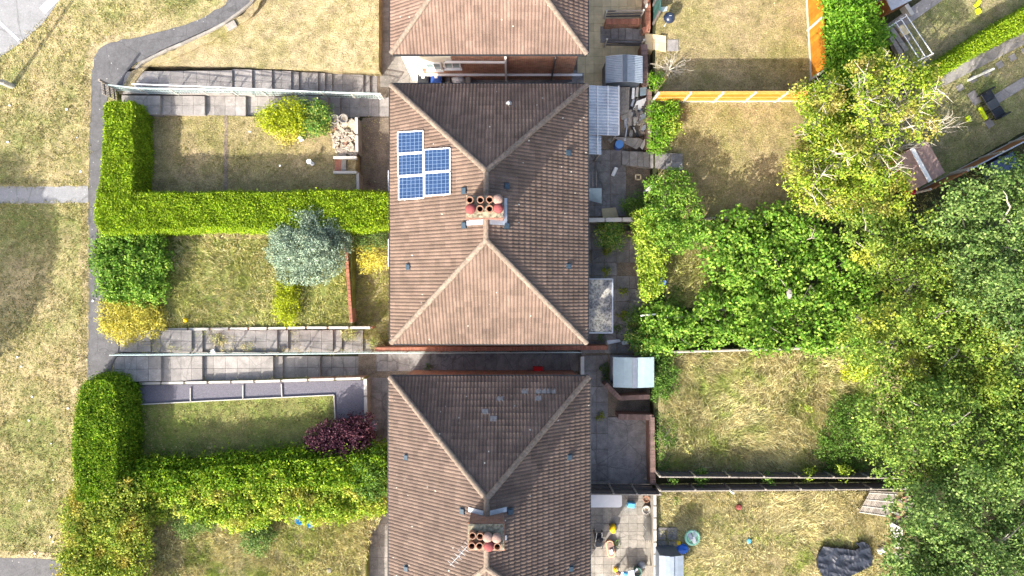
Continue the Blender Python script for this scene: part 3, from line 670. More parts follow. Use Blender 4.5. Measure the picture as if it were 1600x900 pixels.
# ================================================================== HOUSES
def house(name, label, x0, y0, x1, y1, ze, tmat, wallmat, brickside=None, chim=None, vents=(), pitch=36.2, group='hipped brick semi-detached houses'):
    """x0..y1: eaves rectangle in pixels at eaves height ze"""
    A = P(x0, y1, ze); B = P(x1, y0, ze); X0, Y0, X1, Y1 = A.x, A.y, B.x, B.y
    cx, cy = (X0 + X1) / 2, (Y0 + Y1) / 2; hw = (X1 - X0) / 2; tn = math.tan(R(pitch)); run = hw; cs = math.cos(R(pitch))
    root = thing(name, label, 'house', (cx, cy, 0), group)
    ov = .32
    mb = MB(); mb.prism([(X0 + ov, Y0 + ov), (X1 - ov, Y0 + ov), (X1 - ov, Y1 - ov), (X0 + ov, Y1 - ov)], -.1, ze - .12)
    mb.build('wall', wallmat, root)
    mb = MB(); mb.prism([(X0 + .03, Y0 + .03), (X1 - .03, Y0 + .03), (X1 - .03, Y1 - .03), (X0 + .03, Y1 - .03)], ze - .16, ze - .02)
    mb.build('soffit', M_gut, root)
    # tiled faces
    V = []; F = []; UV = []
    pitchw = .165; prof = [0, .020, .030, .033, .028, .010]; course = .32
    slope = hw / cs; nc = int(math.ceil(slope / course))
    def face(o, ux, vx, L, tri):
        # o: left eave corner, ux: along eave, vx: horizontal inward
        nu = int(L / pitchw * 6) + 2; us = np.arange(nu) * pitchw / 6
        pf = np.array([prof[i % 6] for i in range(nu)])
        rows = []
        for k in range(nc):
            for d, off in ((k * course, .042), (min((k + 1) * course, slope), .0)): rows.append((d, off))
        b0 = len(V); nrm = Vector((-vx.x * math.sin(R(pitch)), -vx.y * math.sin(R(pitch)), cs))
        for (d, off) in rows:
            h_ = d * cs; lo = h_; hi = L - h_
            for j in range(nu):
                u = min(max(us[j], lo), hi) if hi > lo else L / 2
                hh = pf[j] + off + .004 * math.sin(us[j] * 1.3 + d * 2.1) + .012 * math.sin(us[j] * .35 + d * .6)
                p = o + ux * u + vx * h_ + Vector((0, 0, h_ * tn)) + nrm * hh
                V.append(tuple(p)); UV.append((us[j] + 50 * len(FACES), d + .001 * (1 if off > .01 else -1)))
        for r_ in range(len(rows) - 1):
            for j in range(nu - 1):
                a = b0 + r_ * nu + j; F.append((a, a + 1, a + nu + 1, a + nu))
        FACES.append(1)
    FACES = []
    W_, Hh = X1 - X0, Y1 - Y0
    face(Vector((X0, Y0, ze)), Vector((1, 0, 0)), Vector((0, 1, 0)), W_, True)
    face(Vector((X1, Y1, ze)), Vector((-1, 0, 0)), Vector((0, -1, 0)), W_, True)
    face(Vector((X0, Y1, ze)), Vector((0, -1, 0)), Vector((1, 0, 0)), Hh, False)
    face(Vector((X1, Y0, ze)), Vector((0, 1, 0)), Vector((-1, 0, 0)), Hh, False)
    o_ = wloc(root); me = bpy.data.meshes.new('roof'); me.from_pydata([(v[0] - o_.x, v[1] - o_.y, v[2] - o_.z) for v in V], [], F)
    uvl = me.uv_layers.new(name='UVMap'); vi = np.zeros(len(me.loops), np.int32); me.loops.foreach_get('vertex_index', vi)
    uvl.data.foreach_set('uv', np.array(UV, np.float32)[vi].ravel()); me.materials.append(tmat)
    roof = bpy.data.objects.new('roof', me); COL.objects.link(roof); roof.parent = root
    zr = ze + hw * tn; r1 = Vector((cx, Y0 + hw, zr)); r2 = Vector((cx, Y1 - hw, zr))
    mb = MB()
    def ridge(a, b, seg=.42):
        L = (b - a).length; n = int(L / seg)
        for i in range(n):
            p0 = a.lerp(b, i / n); p1 = a.lerp(b, (i + 1.08) / n); d = (b - a).normalized()
            q = d.to_track_quat('X', 'Z').to_matrix(); bb = len(mb.v)
            for (p, rr) in ((p0, .135), (p1, .12)):
                for k in range(7):
                    an = math.pi * (k / 6 * 1.1 - .05); mb.v.append(tuple(p + q @ Vector((0, math.cos(an) * rr, math.sin(an) * rr * .85 - .01))))
            for k in range(6): mb.f.append((bb + k, bb + k + 1, bb + 8 + k, bb + 7 + k))
            mb.f.append(tuple(bb + k for k in range(7)))
    ridge(r1, r2)
    for c_, r_ in ((Vector((X0, Y0, ze)), r1), (Vector((X1, Y0, ze)), r1), (Vector((X0, Y1, ze)), r2), (Vector((X1, Y1, ze)), r2)): ridge(c_ + Vector((0, 0, .03)), r_ + Vector((0, 0, .02)))
    ro = mb.build('ridge_tiles', M_ridge, root, fix=False); ro.parent = roof
    mg = MB()
    for a, b in (((X0 - .05, Y0), (X0 - .05, Y1)), ((X1 + .05, Y0), (X1 + .05, Y1)), ((X0, Y0 - .05), (X1, Y0 - .05)), ((X0, Y1 + .05), (X1, Y1 + .05))):
        mg.bar((a[0], a[1], ze - .03), (b[0], b[1], ze - .03), .11, .09)
    mg.build('gutter', M_gut, root)
    def plane_z(px, py, side, off=0.0):
        """point on a roof slope seen at a pixel"""
        p = None; z = ze + 1
        for _ in range(40):
            p = P(px, py, z); d = {'w': p.x - X0, 'e': X1 - p.x, 's': p.y - Y0, 'n': Y1 - p.y}[side]; z = ze + d * tn + off
        return P(px, py, z)
    for (px, py, side) in vents:
        p = plane_z(px, py, side, .04); m = MB(); up = {'w': (0, 1), 'e': (0, -1), 's': (1, 0), 'n': (-1, 0)}[side]
        ang = R(pitch); ry = {'w': -ang, 'e': ang}.get(side, 0); rx = {'s': ang, 'n': -ang}.get(side, 0)
        m.box(p + Vector((0, 0, .02)), (.28, .28, .05), 0, rx, ry); m.box(p + Vector((0, 0, .08)), (.20, .20, .09), 0, rx * .6, ry * .6)
        v_ = m.build('roof_vent', M_vent, root)
    H = dict(root=root, roof=roof, X0=X0, X1=X1, Y0=Y0, Y1=Y1, ze=ze, zr=zr, tn=tn, cx=cx, pz=plane_z, ov=ov)
    return H
def window(H, side, a, z0, z1, wd, label=None, par=None):
    """a: coordinate along the wall"""
    X0, X1, Y0, Y1, ov = H['X0'], H['X1'], H['Y0'], H['Y1'], H['ov']
    z = (z0 + z1) / 2; h_ = z1 - z0; m = MB(); g = MB(); t = .07
    if side in 'sn':
        y = Y0 + ov - .03 if side == 's' else Y1 - ov + .03
        for c_, d in (((a, y, z0), (wd, .10, t)), ((a, y, z1), (wd, .10, t)), ((a - wd / 2, y, z), (t, .10, h_)), ((a + wd / 2, y, z), (t, .10, h_)), ((a, y, z), (t * .7, .09, h_ - t))): m.box(c_, d)
        m.box((a, y + (-.06 if side == 's' else .06), z0 - .06), (wd + .15, .16, .04)); g.box((a, y, z), (wd - t, .03, h_ - t))
    else:
        x = X0 + ov - .03 if side == 'w' else X1 - ov + .03
        for c_, d in (((x, a, z0), (.10, wd, t)), ((x, a, z1), (.10, wd, t)), ((x, a - wd / 2, z), (.10, t, h_)), ((x, a + wd / 2, z), (.10, t, h_)), ((x, a, z), (.09, t * .7, h_ - t))): m.box(c_, d)
        m.box((x + (-.06 if side == 'w' else .06), a, z0 - .06), (.16, wd + .15, .04)); g.box((x, a, z), (.03, wd - t, h_ - t))
    f = m.build('window', M_white, H['root']); gg = g.build('pane', M_glass, H['root']); gg.parent = f; return f
def chimney(H, box, zt, pots, flash=('s', 'e'), pz=.32):
    """box: stack top rectangle in pixels at height zt"""
    a = P(box[0], box[3], zt); b = P(box[2], box[1], zt); root = H['root']; cx, cy = (a.x + b.x) / 2, (a.y + b.y) / 2; w_, l_ = b.x - a.x, b.y - a.y
    m = MB(); m.box((cx, cy, (H['zr'] - 2 + zt) / 2), (w_ - .12, l_ - .12, zt - H['zr'] + 2 - .1)); m.box((cx, cy, zt - .17), (w_, l_, .14))
    ch = m.build('chimney', M_brickd, root)
    m = MB(); n = 12; b0 = len(m.v)
    for i in range(n + 1):
        for j in range(n + 1):
            u, v = i / n, j / n; e = min(u, 1 - u, v, 1 - v); m.v.append((a.x + .03 + (w_ - .06) * u, a.y + .03 + (l_ - .06) * v, zt - .06 + min(e * .4, .08) + random.uniform(-.02, .02)))
    for i in range(n):
        for j in range(n): k = b0 + i * (n + 1) + j; m.f.append((k, k + 1, k + n + 2, k + n + 1))
    x = m.build('mortar_cap', M_flaunch, root, fix=False); x.parent = ch
    for (px, py, kind) in pots:
        p = P(px, py, zt + pz); c_ = (p.x, p.y, zt - .08); m = MB()
        if kind == 'o':
            m.lathe(c_, [(.155, 0), (.145, .1), (.125, pz - .05), (.15, pz - .02), (.15, pz + .05), (.115, pz + .05), (.105, pz - .06), (.10, -.0)], 20)
            q = m.build('chimney_pot', M_ter, root, smooth=False); q.parent = ch
            m = MB(); m.lathe((p.x, p.y, zt + .02), [(.104, 0), (.104, .02), (.0001, .02)], 16); h2 = m.build('flue', M_hole, root); h2.parent = ch
        else:
            m.lathe(c_, [(.16, 0), (.14, pz - .1), (.20, pz - .06), (.215, pz), (.17, pz + .08), (.09, pz + .12), (.001, pz + .13)], 20)
            q = m.build('chimney_pot', {'r': M_terr, 'b': M_buff, 'w': M_white}[kind], root, smooth=True); q.parent = ch
    t = H['tn']; zb = H['zr'] - .1; ox = H['cx']
    def zs(x): return H['zr'] - abs(x - ox) * t + .05
    for s in flash:
        if s in 'sn':
            yy = a.y + .06 - .10 if s == 's' else b.y - .06 + .10
            for xa, xb in ((a.x - .05, ox - .13), (ox + .13, b.x + .05)):
                m = MB(); m.bar((xa, yy, zs(xa) + .03), (xb, yy, zs(xb) + .03), .20, .03); fl = m.build('flashing', M_lead, root); fl.parent = ch
        else:
            xx = b.x + .03 if s == 'e' else a.x - .03
            m = MB(); m.box((xx, cy, zs(xx) + .05), (.16, l_ + .15, .04), 0, 0, R(35) if s == 'e' else -R(35)); fl = m.build('flashing', M_lead, root); fl.parent = ch
    return ch
V2 = [(638, 417, 'w'), (725, 298, 'w'), (725, 352, 'w'), (792, 291, 'e'), (792, 353, 'e'), (888, 239, 'e'), (888, 416, 'e')]
H2 = house('brick_house', 'semi-detached house with solar panels on its orange-brown hipped roof, in the centre', 611, 133, 917, 536, 5.2, M_tile, M_brick, vents=V2)
V3 = [(635, 714, 'w'), (722, 798, 'w'), (635, 888, 'w'), (890, 714, 'e'), (797, 799, 'e'), (892, 888, 'e')]
H3 = house('brick_house', 'house with the darker brown roof and patched grey tiles, south of the passage', 609, 589, 920, 996, 5.4, M_tile3, M_brick, vents=V3)
H1 = house('brick_house', 'house with the pink-tinged roof, cut by the top edge, beside the bins', 611, -322, 917, 84, 5.2, M_tile1, M_brick, vents=[])
chimney(H2, (727, 304, 788, 341), H2['zr'] + 1.15, [(734, 312, 'o'), (750.5, 312, 'o'), (765, 311.5, 'o'), (778, 311, 'b'), (735, 326, 'r'), (750, 326, 'o'), (765, 326, 'o'), (778.5, 325, 'r')])
chimney(H3, (730, 818, 789, 862), H3['zr'] + 1.15, [(737, 854, 'o'), (749, 854, 'o'), (762, 841, 'b'), (776, 842, 'b'), (764, 855, 'r'), (777, 855, 'o'), (738, 838, 'o'), (750, 839, 'o')], flash=('n', 's'))
for H in (H2, H3, H1):                                              # front and rear windows
    for yy in (H['Y0'] + 1.6, H['Y0'] + 4.3, H['Y1'] - 4.3, H['Y1'] - 1.6):
        for z0, z1 in ((.9, 2.1), (3.3, 4.4)): window(H, 'w', yy, z0, z1, 1.3); window(H, 'e', yy, z0, z1, 1.3)
window(H1, 's', P(678, 0, 2.5).x, 2.0, 3.0, .75); window(H1, 's', P(707, 0, 2.6).x, 2.25, 3.05, .8)
for H, ys in ((H2, (288,)), (H2, (395,)), (H3, (712,))):                # door canopies peeping out from the eaves
    p = P(606, ys[0], 2.3); m = MB(); m.box(((p.x + H['X0'] + H['ov']) / 2, p.y, 2.3), (H['X0'] + H['ov'] - p.x, 1.45, .09), 0, 0, R(-4)); m.build('door_canopy', M_lead, H['root'])
# white rendered corner, string course, pipes of the top house
m = MB(); ya = H1['Y0'] + H1['ov'] - .012
m.box((H1['X0'] + H1['ov'] + .36, ya, 2.45), (.78, .03, 4.9)); m.build('render_panel', M_white, H1['root'])
m = MB(); m.box((H1['X0'] + H1['ov'] + 1.6, ya + .002, 3.2), (1.65, .02, 2.2)); m.build('render_panel', M_rend, H1['root'])
m = MB(); z = 3.3; x0 = P(696, 0, z).x; x1 = P(790, 0, z).x; m.bar((x0, ya - .08, z), (x1, ya - .08, z - .06), .11, .11); m.bar((x1, ya - .1, 5.0), (x1, ya - .1, .3), .10, .10)
m.bar((P(655, 0, 1.2).x, ya - .06, 1.15), (P(910, 0, 1.2).x, ya - .06, 1.15), .12, .05); m.build('white_pipe', M_white, H1['root'])
m = MB(); m.bar((P(833, 0, 2).x, ya - .5, 1.1), (P(895, 0, 2).x, ya - .5, 1.6), .09, .09); m.bar((P(864, 0, 2).x, ya - .1, 4), (P(864, 0, 2).x, ya - .1, .1), .08, .08); m.build('waste_pipe', M_dgrey, H1['root'])
# soil vent and patched tiles
p = H2['pz'](795, 163, 'n'); m = MB(); m.lathe(p, [(.16, 0), (.14, .08), (.06, .12), (.06, .3), (.10, .32), (.02, .4)], 14); m.build('soil_vent', M_metal, H2['root'], smooth=True)
for (x, y) in [(820, 611), (842, 611), (850, 611), (858, 611), (841, 622), (781, 623), (758, 643), (771, 654), (863, 611)]:
    p = H3['pz'](x, y, 'n', .075); m = MB(); m.box(p, (.3, .26, .012), 0, -R(36.2)); m.build('replacement_tile', M_patch, H3['root'])
# aerial on the lower chimney
root = thing('tv_aerial', 'thin aerial and bracket on the lower house roof beside its chimney', 'aerial', H3['pz'](722, 850, 'w'))
p = H3['pz'](722, 850, 'w'); m = MB(); m.tube([p, p + Vector((0, 0, 1.4))], .02, 6); m.tube([p + Vector((-.4, -.4, 1.3)), p + Vector((.4, .5, 1.35))], .012, 5)
m.build('mast', M_metal, root); m = MB()
for i in range(6): q = p + Vector((-.35 + .14 * i, -.35 + .16 * i, 1.32)); m.bar(q + Vector((-.15, .13, 0)), q + Vector((.15, -.13, 0)), .012, .012)
m.build('elements', M_metal, root)

# ---- solar panels on the middle house: each panel a thing
SP = [(621.5, 206, 661, 239), (622, 241, 661, 274), (623, 276, 662, 311), (663, 233, 703, 268), (663.5, 270, 703, 305)]
m_, nt, b = newmat('solar_cells'); tc = N(nt, 'ShaderNodeUVMap').outputs[0]
br = N(nt, 'ShaderNodeTexBrick', offset=0.0, squash=1.0); nt.links.new(tc, br.inputs['Vector']); br.inputs['Scale'].default_value = 1
br.inputs['Brick Width'].default_value = 1 / 6; br.inputs['Row Height'].default_value = 1 / 6; br.inputs['Mortar Size'].default_value = .008
br.inputs['Color1'].default_value = (.012, .034, .095, 1); br.inputs['Color2'].default_value = (.017, .045, .12, 1); br.inputs['Mortar'].default_value = (.14, .20, .31, 1)
nt.links.new(br.outputs[0], b.inputs['Base Color']); b.inputs['Roughness'].default_value = .3; b.inputs['Specular IOR Level'].default_value = .3; M_cell = m_
lab = ['top panel of the left column of solar panels on the roof', 'middle panel of the left column of solar panels', 'bottom panel of the left column of solar panels', 'upper panel of the shorter right column of solar panels', 'lower panel of the right column of solar panels nearest the chimney']
for i, (a0, b0, a1, b1) in enumerate(SP):
    tl = 2.2 * (1 if i < 3 else 1)
    c_ = [H2['pz'](a0, b1 + 1, 'w', .13), H2['pz'](a1, b1 - 1.5, 'w', .13), H2['pz'](a1, b0 - 1.5, 'w', .13), H2['pz'](a0, b0 + 1, 'w', .13)]
    cen = (c_[0] + c_[2]) / 2; root = thing('solar_panel', lab[i], 'solar panel', cen, 'solar panels on the middle roof')
    me = bpy.data.meshes.new('cells'); me.from_pydata([tuple(p - cen + Vector((0, 0, .012))) for p in c_], [], [(0, 1, 2, 3)])
    u = me.uv_layers.new(name='UVMap'); [setattr(u.data[k], 'uv', v) for k, v in enumerate(((0, 0), (1, 0), (1, 1), (0, 1)))]
    me.materials.append(M_cell); o = bpy.data.objects.new('cells', me); COL.objects.link(o); o.parent = root
    m = MB()
    for k in range(4): m.bar(c_[k] + Vector((0, 0, .01)), c_[(k + 1) % 4] + Vector((0, 0, .01)), .05, .045)
    m.build('frame', M_white, root)
    m = MB(); dn = Vector((0, 0, -.06)); m.add([c_[0] + dn * .3, c_[1] + dn * .3, c_[2] + dn * .3, c_[3] + dn * .3], [(0, 1, 2, 3)]); m.build('back_sheet', M_white, root)
    m = MB()
    for t in (.25, .75): m.bar(c_[0].lerp(c_[1], t) + dn + Vector((0, -.06, 0)), c_[3].lerp(c_[2], t) + dn + Vector((0, .08, 0)), .04, .04)
    m.build('rail', M_metal, root)

# ---- flat roofed extension and lean-to roofs
def flatroof(x0, y0, x1, y1, z):
    a = P(x0, y1, z); b = P(x1, y0, z); root = thing('flat_roof_extension', 'small extension with a lichen-stained flat felt roof and white trim beside the middle house', 'extension', ((a.x + b.x) / 2, (a.y + b.y) / 2, 0))
    m = MB(); m.prism([(a.x + .2, a.y + .12), (b.x - .15, a.y + .12), (b.x - .15, b.y - .12), (a.x + .2, b.y - .12)], 0, z - .12); m.build('wall', M_brick, root)
    mm, nt, bb = newmat('stained_felt'); v = coords(nt)
    c = ramp(nt, noise(nt, v, .75, 3, .6), [(.40, (.07, .075, .09)), (.50, (.22, .215, .21)), (.60, (.52, .47, .37))])
    c = mixc(nt, 1.0, c, ramp(nt, noise(nt, v, 11, 4, .75), [(.38, .35), (.55, 1.3)]), 'MULTIPLY'); nt.links.new(c, bb.inputs['Base Color']); bb.inputs['Roughness'].default_value = .9
    m = MB(); m.prism([(a.x, a.y), (b.x, a.y), (b.x, b.y), (a.x, b.y)], z - .12, z); m.build('roof', mm, root)
    m = MB()
    for p, q in (((a.x, b.y), (b.x, b.y)), ((b.x, b.y), (b.x, a.y)), ((b.x, a.y), (a.x, a.y))): m.bar((p[0], p[1], z - .03), (q[0], q[1], z - .03), .06, .16)
    m.build('trim', M_lead, root)
flatroof(912, 436, 957, 520, 2.7)
def corrug(m, x0, y0, x1, y1, z0, z1, pitch=.16, amp=.035, along='x'):
    """corrugated sheet: ridges run along x, corners in pixels, height z0 at x0 to z1 at x1"""
    zc = (z0 + z1) / 2; a = P(x0, y1, zc); b = P(x1, y0, zc); n = int((b.y - a.y) / pitch * 4); b0 = len(m.v)
    for i in range(n + 1):
        y = a.y + (b.y - a.y) * i / n; h_ = amp * math.sin(i * math.pi / 2)
        for k in range(2): m.v.append(((a.x, b.x)[k], y, (z0, z1)[k] + h_))
    for i in range(n): k = b0 + 2 * i; m.f.append((k, k + 1, k + 3, k + 2))
mm, nt, bb = newmat('dirty_clear_sheet'); v = coords(nt)
c = ramp(nt, noise(nt, v, 1.1, 4, .6), [(.35, (.32, .34, .38)), (.6, (.50, .53, .57))])
c = mixc(nt, ramp(nt, noise(nt, v, 12, 3, .8), [(.60, 0.0), (.66, .8)]), c, (.12, .12, .13)); nt.links.new(c, bb.inputs['Base Color']); bb.inputs['Roughness'].default_value = .35; M_sheet = mm
root = thing('lean_to', 'corrugated pale plastic lean-to roof attached to the middle house', 'lean-to', P(942, 175, 0))
m = MB(); corrug(m, 910, 134, 967, 211, 2.7, 2.35); corrug(m, 910, 211.5, 940, 241, 2.7, 2.45); m.build('roof_sheet', M_sheet, root, fix=False, smooth=True)
m = MB()
for (x, y) in [(964, 137), (964, 208), (938, 238)]: p = P(x, y, 2.3); m.bar((p.x, p.y, 0), (p.x, p.y, 2.3), .08, .08)
m.build('posts', M_grwood, root)
m = MB(); zz = 2.36
for (a_, b_) in (((967, 134), (967, 211)), ((934, 134), (934, 241)), ((950, 134), (950, 211))): m.bar(P(*a_, zz + .12 * (967 - a_[0]) / 17), P(*b_, zz + .12 * (967 - a_[0]) / 17), .05, .05)
m.build('rafters', M_paint, root)

# ================================================================== FENCES
def fence(name, label, a, b, z0, h, mat, postmat, bays, style='v', cap=None, pw=.11, group=None, endpost=True, off=.0, gravel=True, bd=.12):
    A = P(*a, z0); B = P(*b, z0); d = (B - A).normalized(); nrm = Vector((-d.y, d.x, 0))
    if nrm.dot(Vector((A.x + B.x, A.y + B.y, 0))) > 0: nrm = -nrm       # the face turned to the middle of the gardens
    root = thing(name, label, 'fence', (A + B) / 2, group); L = (B - A).length
    for i in range(bays):
        p = A.lerp(B, i / bays); q = A.lerp(B, (i + 1) / bays); m = MB(); u = Vector((0, 0, 1)); g0 = .18 if gravel else .03
        if style == 'v':
            n = max(1, int((q - p).length / bd))
            for k in range(n):
                s0 = p.lerp(q, (k + .5) / n); w_ = (q - p).length / n * .96; ang = math.atan2(d.y, d.x)
                m.box(s0 + u * (g0 + (h - g0) / 2) + nrm * random.uniform(-.004, .008), (w_, .022, h - g0), ang + R(3))
        else:
            n = 8
            for k in range(n):
                zz = g0 + (h - g0) * (k + .5) / n
                m.bar(p + u * zz + nrm * (.01 * (k % 2)), q + u * zz + nrm * (.01 * (k % 2)), .02, (h - g0) / n * .93)
        m.build('panel', mat, root)
        if style == 'v':
            for zz in (.35, h * .55, h - .22): m = MB(); m.bar(p + u * zz - nrm * .04, q + u * zz - nrm * .04, .05, .07); m.build('rail', mat, root)
        else:
            for zz in (.45, 1.0, h - .12): m = MB(); m.bar(p + u * zz + nrm * .05, q + u * zz + nrm * .05, .06, .08); m.build('rail', M_orlt if mat is M_orange else mat, root)
        if gravel: m = MB(); m.bar(p + u * .09 + nrm * .012, q + u * .09 + nrm * .012, .05, .19); m.build('gravel_board', postmat, root)
        m = MB(); m.bar(p + u * (h + .02), q + u * (h + .02), .06, .035); m.build('cap_rail', cap or mat, root)
    for i in range(bays + (1 if endpost else 0)):
        p = A.lerp(B, i / bays) + nrm * .03; m = MB(); m.box(p + Vector((0, 0, (h + .05) / 2)), (pw, pw, h + .05), math.atan2(d.y, d.x)); m.build('post', postmat, root, bevel=.01)
    return root
fence('timber_fence', 'new orange feather-edge fence with concrete posts running up to the top edge', (1258, -30), (1267, 125), ZR, 1.8, M_orange, M_cpost, 2)
fence('timber_fence', 'orange timber fence with concrete posts across between the two parched rear lawns', (1018, 159), (1258, 158), ZR, 1.8, M_orange, M_cpost, 5, 'h', M_orlt)
fence('timber_fence', 'brown timber fence on the diagonal below the stepping stones', (1484, 272), (1624, 200), ZR, 1.8, M_brown, M_cpost, 3, 'v', M_lead)
fence('timber_fence', 'short run of brown fence beside the brown shed and the red ball', (1422, 304), (1478, 276), ZR, 1.8, M_brown, M_cpost, 1, 'v')
fence('panel_fence', 'upper of two dark overlapped fences between the wild lawns', (1024, 736), (1392, 738), ZR, 1.15, M_dkwood, M_grwood, 7, 'h', M_grwood, gravel=False)
fence('panel_fence', 'lower of two dark overlapped fences, edging the lawn with the black sheet', (1024, 757), (1396, 754), ZR, 1.2, M_dkwood, M_grwood, 7, 'h', M_grwood, gravel=False)
fence('panel_fence', 'dark fence between the concrete yard and the patio with the white bath', (916, 756), (1020, 757), .03, 1.9, M_dkwood, M_grwood, 3, 'h', M_grwood, gravel=False)
fence('panel_fence', 'dark green screen beside the round black barbecue', (1021, -20), (1021, 38), ZR, 1.7, plain('green_screen', (.04, .10, .09), .7, .2, 4, isl=.3), M_dkwood, 2, 'v', gravel=False)
def wirefence(label, pts, z0s, h, green=M_greenp, posts=8):
    """low woven fence with a pale top rail and slanting mesh"""
    W = [P(p[0], p[1], z) for p, z in zip(pts, z0s)]; root = thing('wire_fence', label, 'fence', (W[0] + W[-1]) / 2)
    m = MB(); r = MB()
    for i in range(len(W) - 1):
        a, b = W[i], W[i + 1]; L = (b - a).length; u = Vector((0, 0, 1)); n = int(L / .14)
        for k in range(n):
            p = a.lerp(b, k / n); q = a.lerp(b, min(1, (k + 1.6) / n)); m.bar(p + u * .1, q + u * h, .012, .012); m.bar(q + u * .1, p + u * h, .012, .012)
        for zz in (.15, h * .5, h * .8): m.bar(a + u * zz, b + u * zz, .015, .015)
        r.bar(a + u * h, b + u * h, .045, .045)
    m.build('mesh', green, root); r.build('top_rail', green, root)
    tot = sum((W[i + 1] - W[i]).length for i in range(len(W) - 1)); acc = 0; nx = 0
    for i in range(len(W) - 1):
        a, b = W[i], W[i + 1]; L = (b - a).length
        while nx <= acc + L + 1e-6:
            p = a.lerp(b, (nx - acc) / L); m = MB(); m.box(p + Vector((0, 0, h / 2)), (.06, .06, h + .05)); m.build('post', M_cpost, root); nx += tot / posts
        acc += L
wirefence('pale green mesh fence between the two upper flights of steps', [(186, 142), (232, 147), (420, 150), (600, 155)], [1.48, 1.40, .85, .15], 1.1, posts=9)
wirefence('pale green mesh fence along the passage and lower steps', [(190, 552), (420, 551), (600, 549), (905, 548)], [1.48, .9, .1, .05], 1.05, posts=13)
# hand rail
z = [1.95, 1.75, 1.45, .95]; pp = [P(206, 131, 2.4), P(340, 136, 2.3), P(470, 142, 1.75), P(596, 148, .98)]
root = thing('handrail', 'thin white handrail beside the top flight of grey steps', 'handrail', pp[1] - Vector((0, 0, 1)))
m = MB(); m.tube(pp, .028, 6); m.build('rail', M_white, root)
for t in (0, .33, .66, .98):
    i = min(2, int(t * 3)); p = pp[i].lerp(pp[i + 1], t * 3 - i); m = MB(); m.bar(p, (p.x, p.y, p.z - .95), .04, .04); m.build('post', M_white, root)
# lattice gate
a = P(181, 141, ZG); b = P(183, 157, ZG); root = thing('garden_gate', 'small dark timber trellis gate beside the end of the tall clipped hedge', 'gate', a)
m = MB()
for k in range(7): p = a.lerp(b, k / 6); m.bar(p, p + Vector((0, 0, 1.3)), .03, .05)
m.build('pickets', M_grwood, root)
for zz in (.25, .65, 1.1): m = MB(); m.bar(a + Vector((.03, 0, zz)), b + Vector((.03, 0, zz)), .04, .07); m.build('rail', M_dkwood, root)
m = MB(); m.bar(a + Vector((0, .1, 0)), a + Vector((0, .1, 1.5)), .1, .1); m.build('post', M_grwood, root)
fence('panel_fence', 'thin weathered fence line between the thicket and the tall straw grass', (1048, 548), (1330, 540), ZR, 1.0, M_grwood, M_grwood, 5, 'h', M_cpost, gravel=False)
fence('panel_fence', 'weathered low fence at the foot of the second parched lawn', (1100, 343), (1240, 341), ZR, .9, M_grwood, M_grwood, 3, 'h', M_cpost, gravel=False)

# ================================================================== SHEDS, STREET FURNITURE, GARDEN THINGS
def shed(name, label, x0, y0, x1, y1, zb, zt, roofm, sidem, ridge='y', rise=.25, rz=0, corr=True, capm=None, inset=.08):
    """x0..y1 roof rectangle in pixels at zt (eaves)"""
    a = P(x0, y1, zt); b = P(x1, y0, zt); cx, cy = (a.x + b.x) / 2, (a.y + b.y) / 2; w_, l_ = (b.x - a.x), (b.y - a.y)
    root = thing(name, label, 'shed', (cx, cy, zb)); M_ = Matrix.Translation((cx, cy, 0)) @ Matrix.Rotation(rz, 4, 'Z')
    def T(x, y, z): return M_ @ Vector((x, y, z))
    hw, hl = w_ / 2 - inset, l_ / 2 - inset; m = MB()
    m.add([T(-hw, -hl, zb - .05), T(hw, -hl, zb - .05), T(hw, hl, zb - .05), T(-hw, hl, zb - .05), T(-hw, -hl, zt), T(hw, -hl, zt), T(hw, hl, zt), T(-hw, hl, zt), T(0, -hl, zt + rise - .02), T(0, hl, zt + rise - .02)],
          [(0, 1, 5, 8, 4), (2, 3, 7, 9, 6), (1, 2, 6, 9, 8, 5), (3, 0, 4, 8, 9, 7), (0, 3, 2, 1)])
    m.build('wall', sidem, root)
    for s in (-1, 1):
        m = MB(); n = max(2, int(l_ / .09 * 2)) if corr else 1; vs = []
        for i in range(n + 1):
            y = -l_ / 2 + l_ * i / n; o = (.022 if i % 2 else 0) if corr else 0
            for x, z in ((0, zt + rise), (s * w_ / 4, zt + rise * .62), (s * w_ / 2, zt - .02)): vs.append(T(x, y, z + o + .02))
        fs = []
        for i in range(n):
            for k in range(2): q = 3 * i + k; fs.append((q, q + 1, q + 4, q + 3))
        m.add(vs, fs); o = m.build('roof', roofm, root)
    m = MB(); m.bar(T(0, -l_ / 2, zt + rise + .05), T(0, l_ / 2, zt + rise + .05), .22, .03); m.build('ridge_cap', capm or roofm, root)
    return root
shed('metal_shed', 'curved roof grey metal shed on the yellow paving', 946, 88, 1004, 130, .03, 1.9, M_sgrey, M_sgreyd, capm=M_sgreyd)
shed('metal_shed', 'pale blue metal shed with a shallow roof inside brick walls', 958, 558, 1022, 605, .03, 1.95, M_lblue, M_lead, capm=M_lead, corr=False)
shed('garden_shed', 'low brown felt roofed shed with a white beam over its ridge, under the yellowing tree', 1406, 229, 1466, 288, ZR, 1.9 + ZR, plain('brown_felt', (.30, .20, .17), .9, .15, 4), M_brown, rise=.12, rz=R(29), corr=False, capm=M_white)
shed('metal_shed', 'grey metal shed cut by the bottom edge, beside loose slabs', 1030, 868, 1068, 924, ZR, 2.6, M_sgrey, M_sgreyd, rise=.1, corr=False)
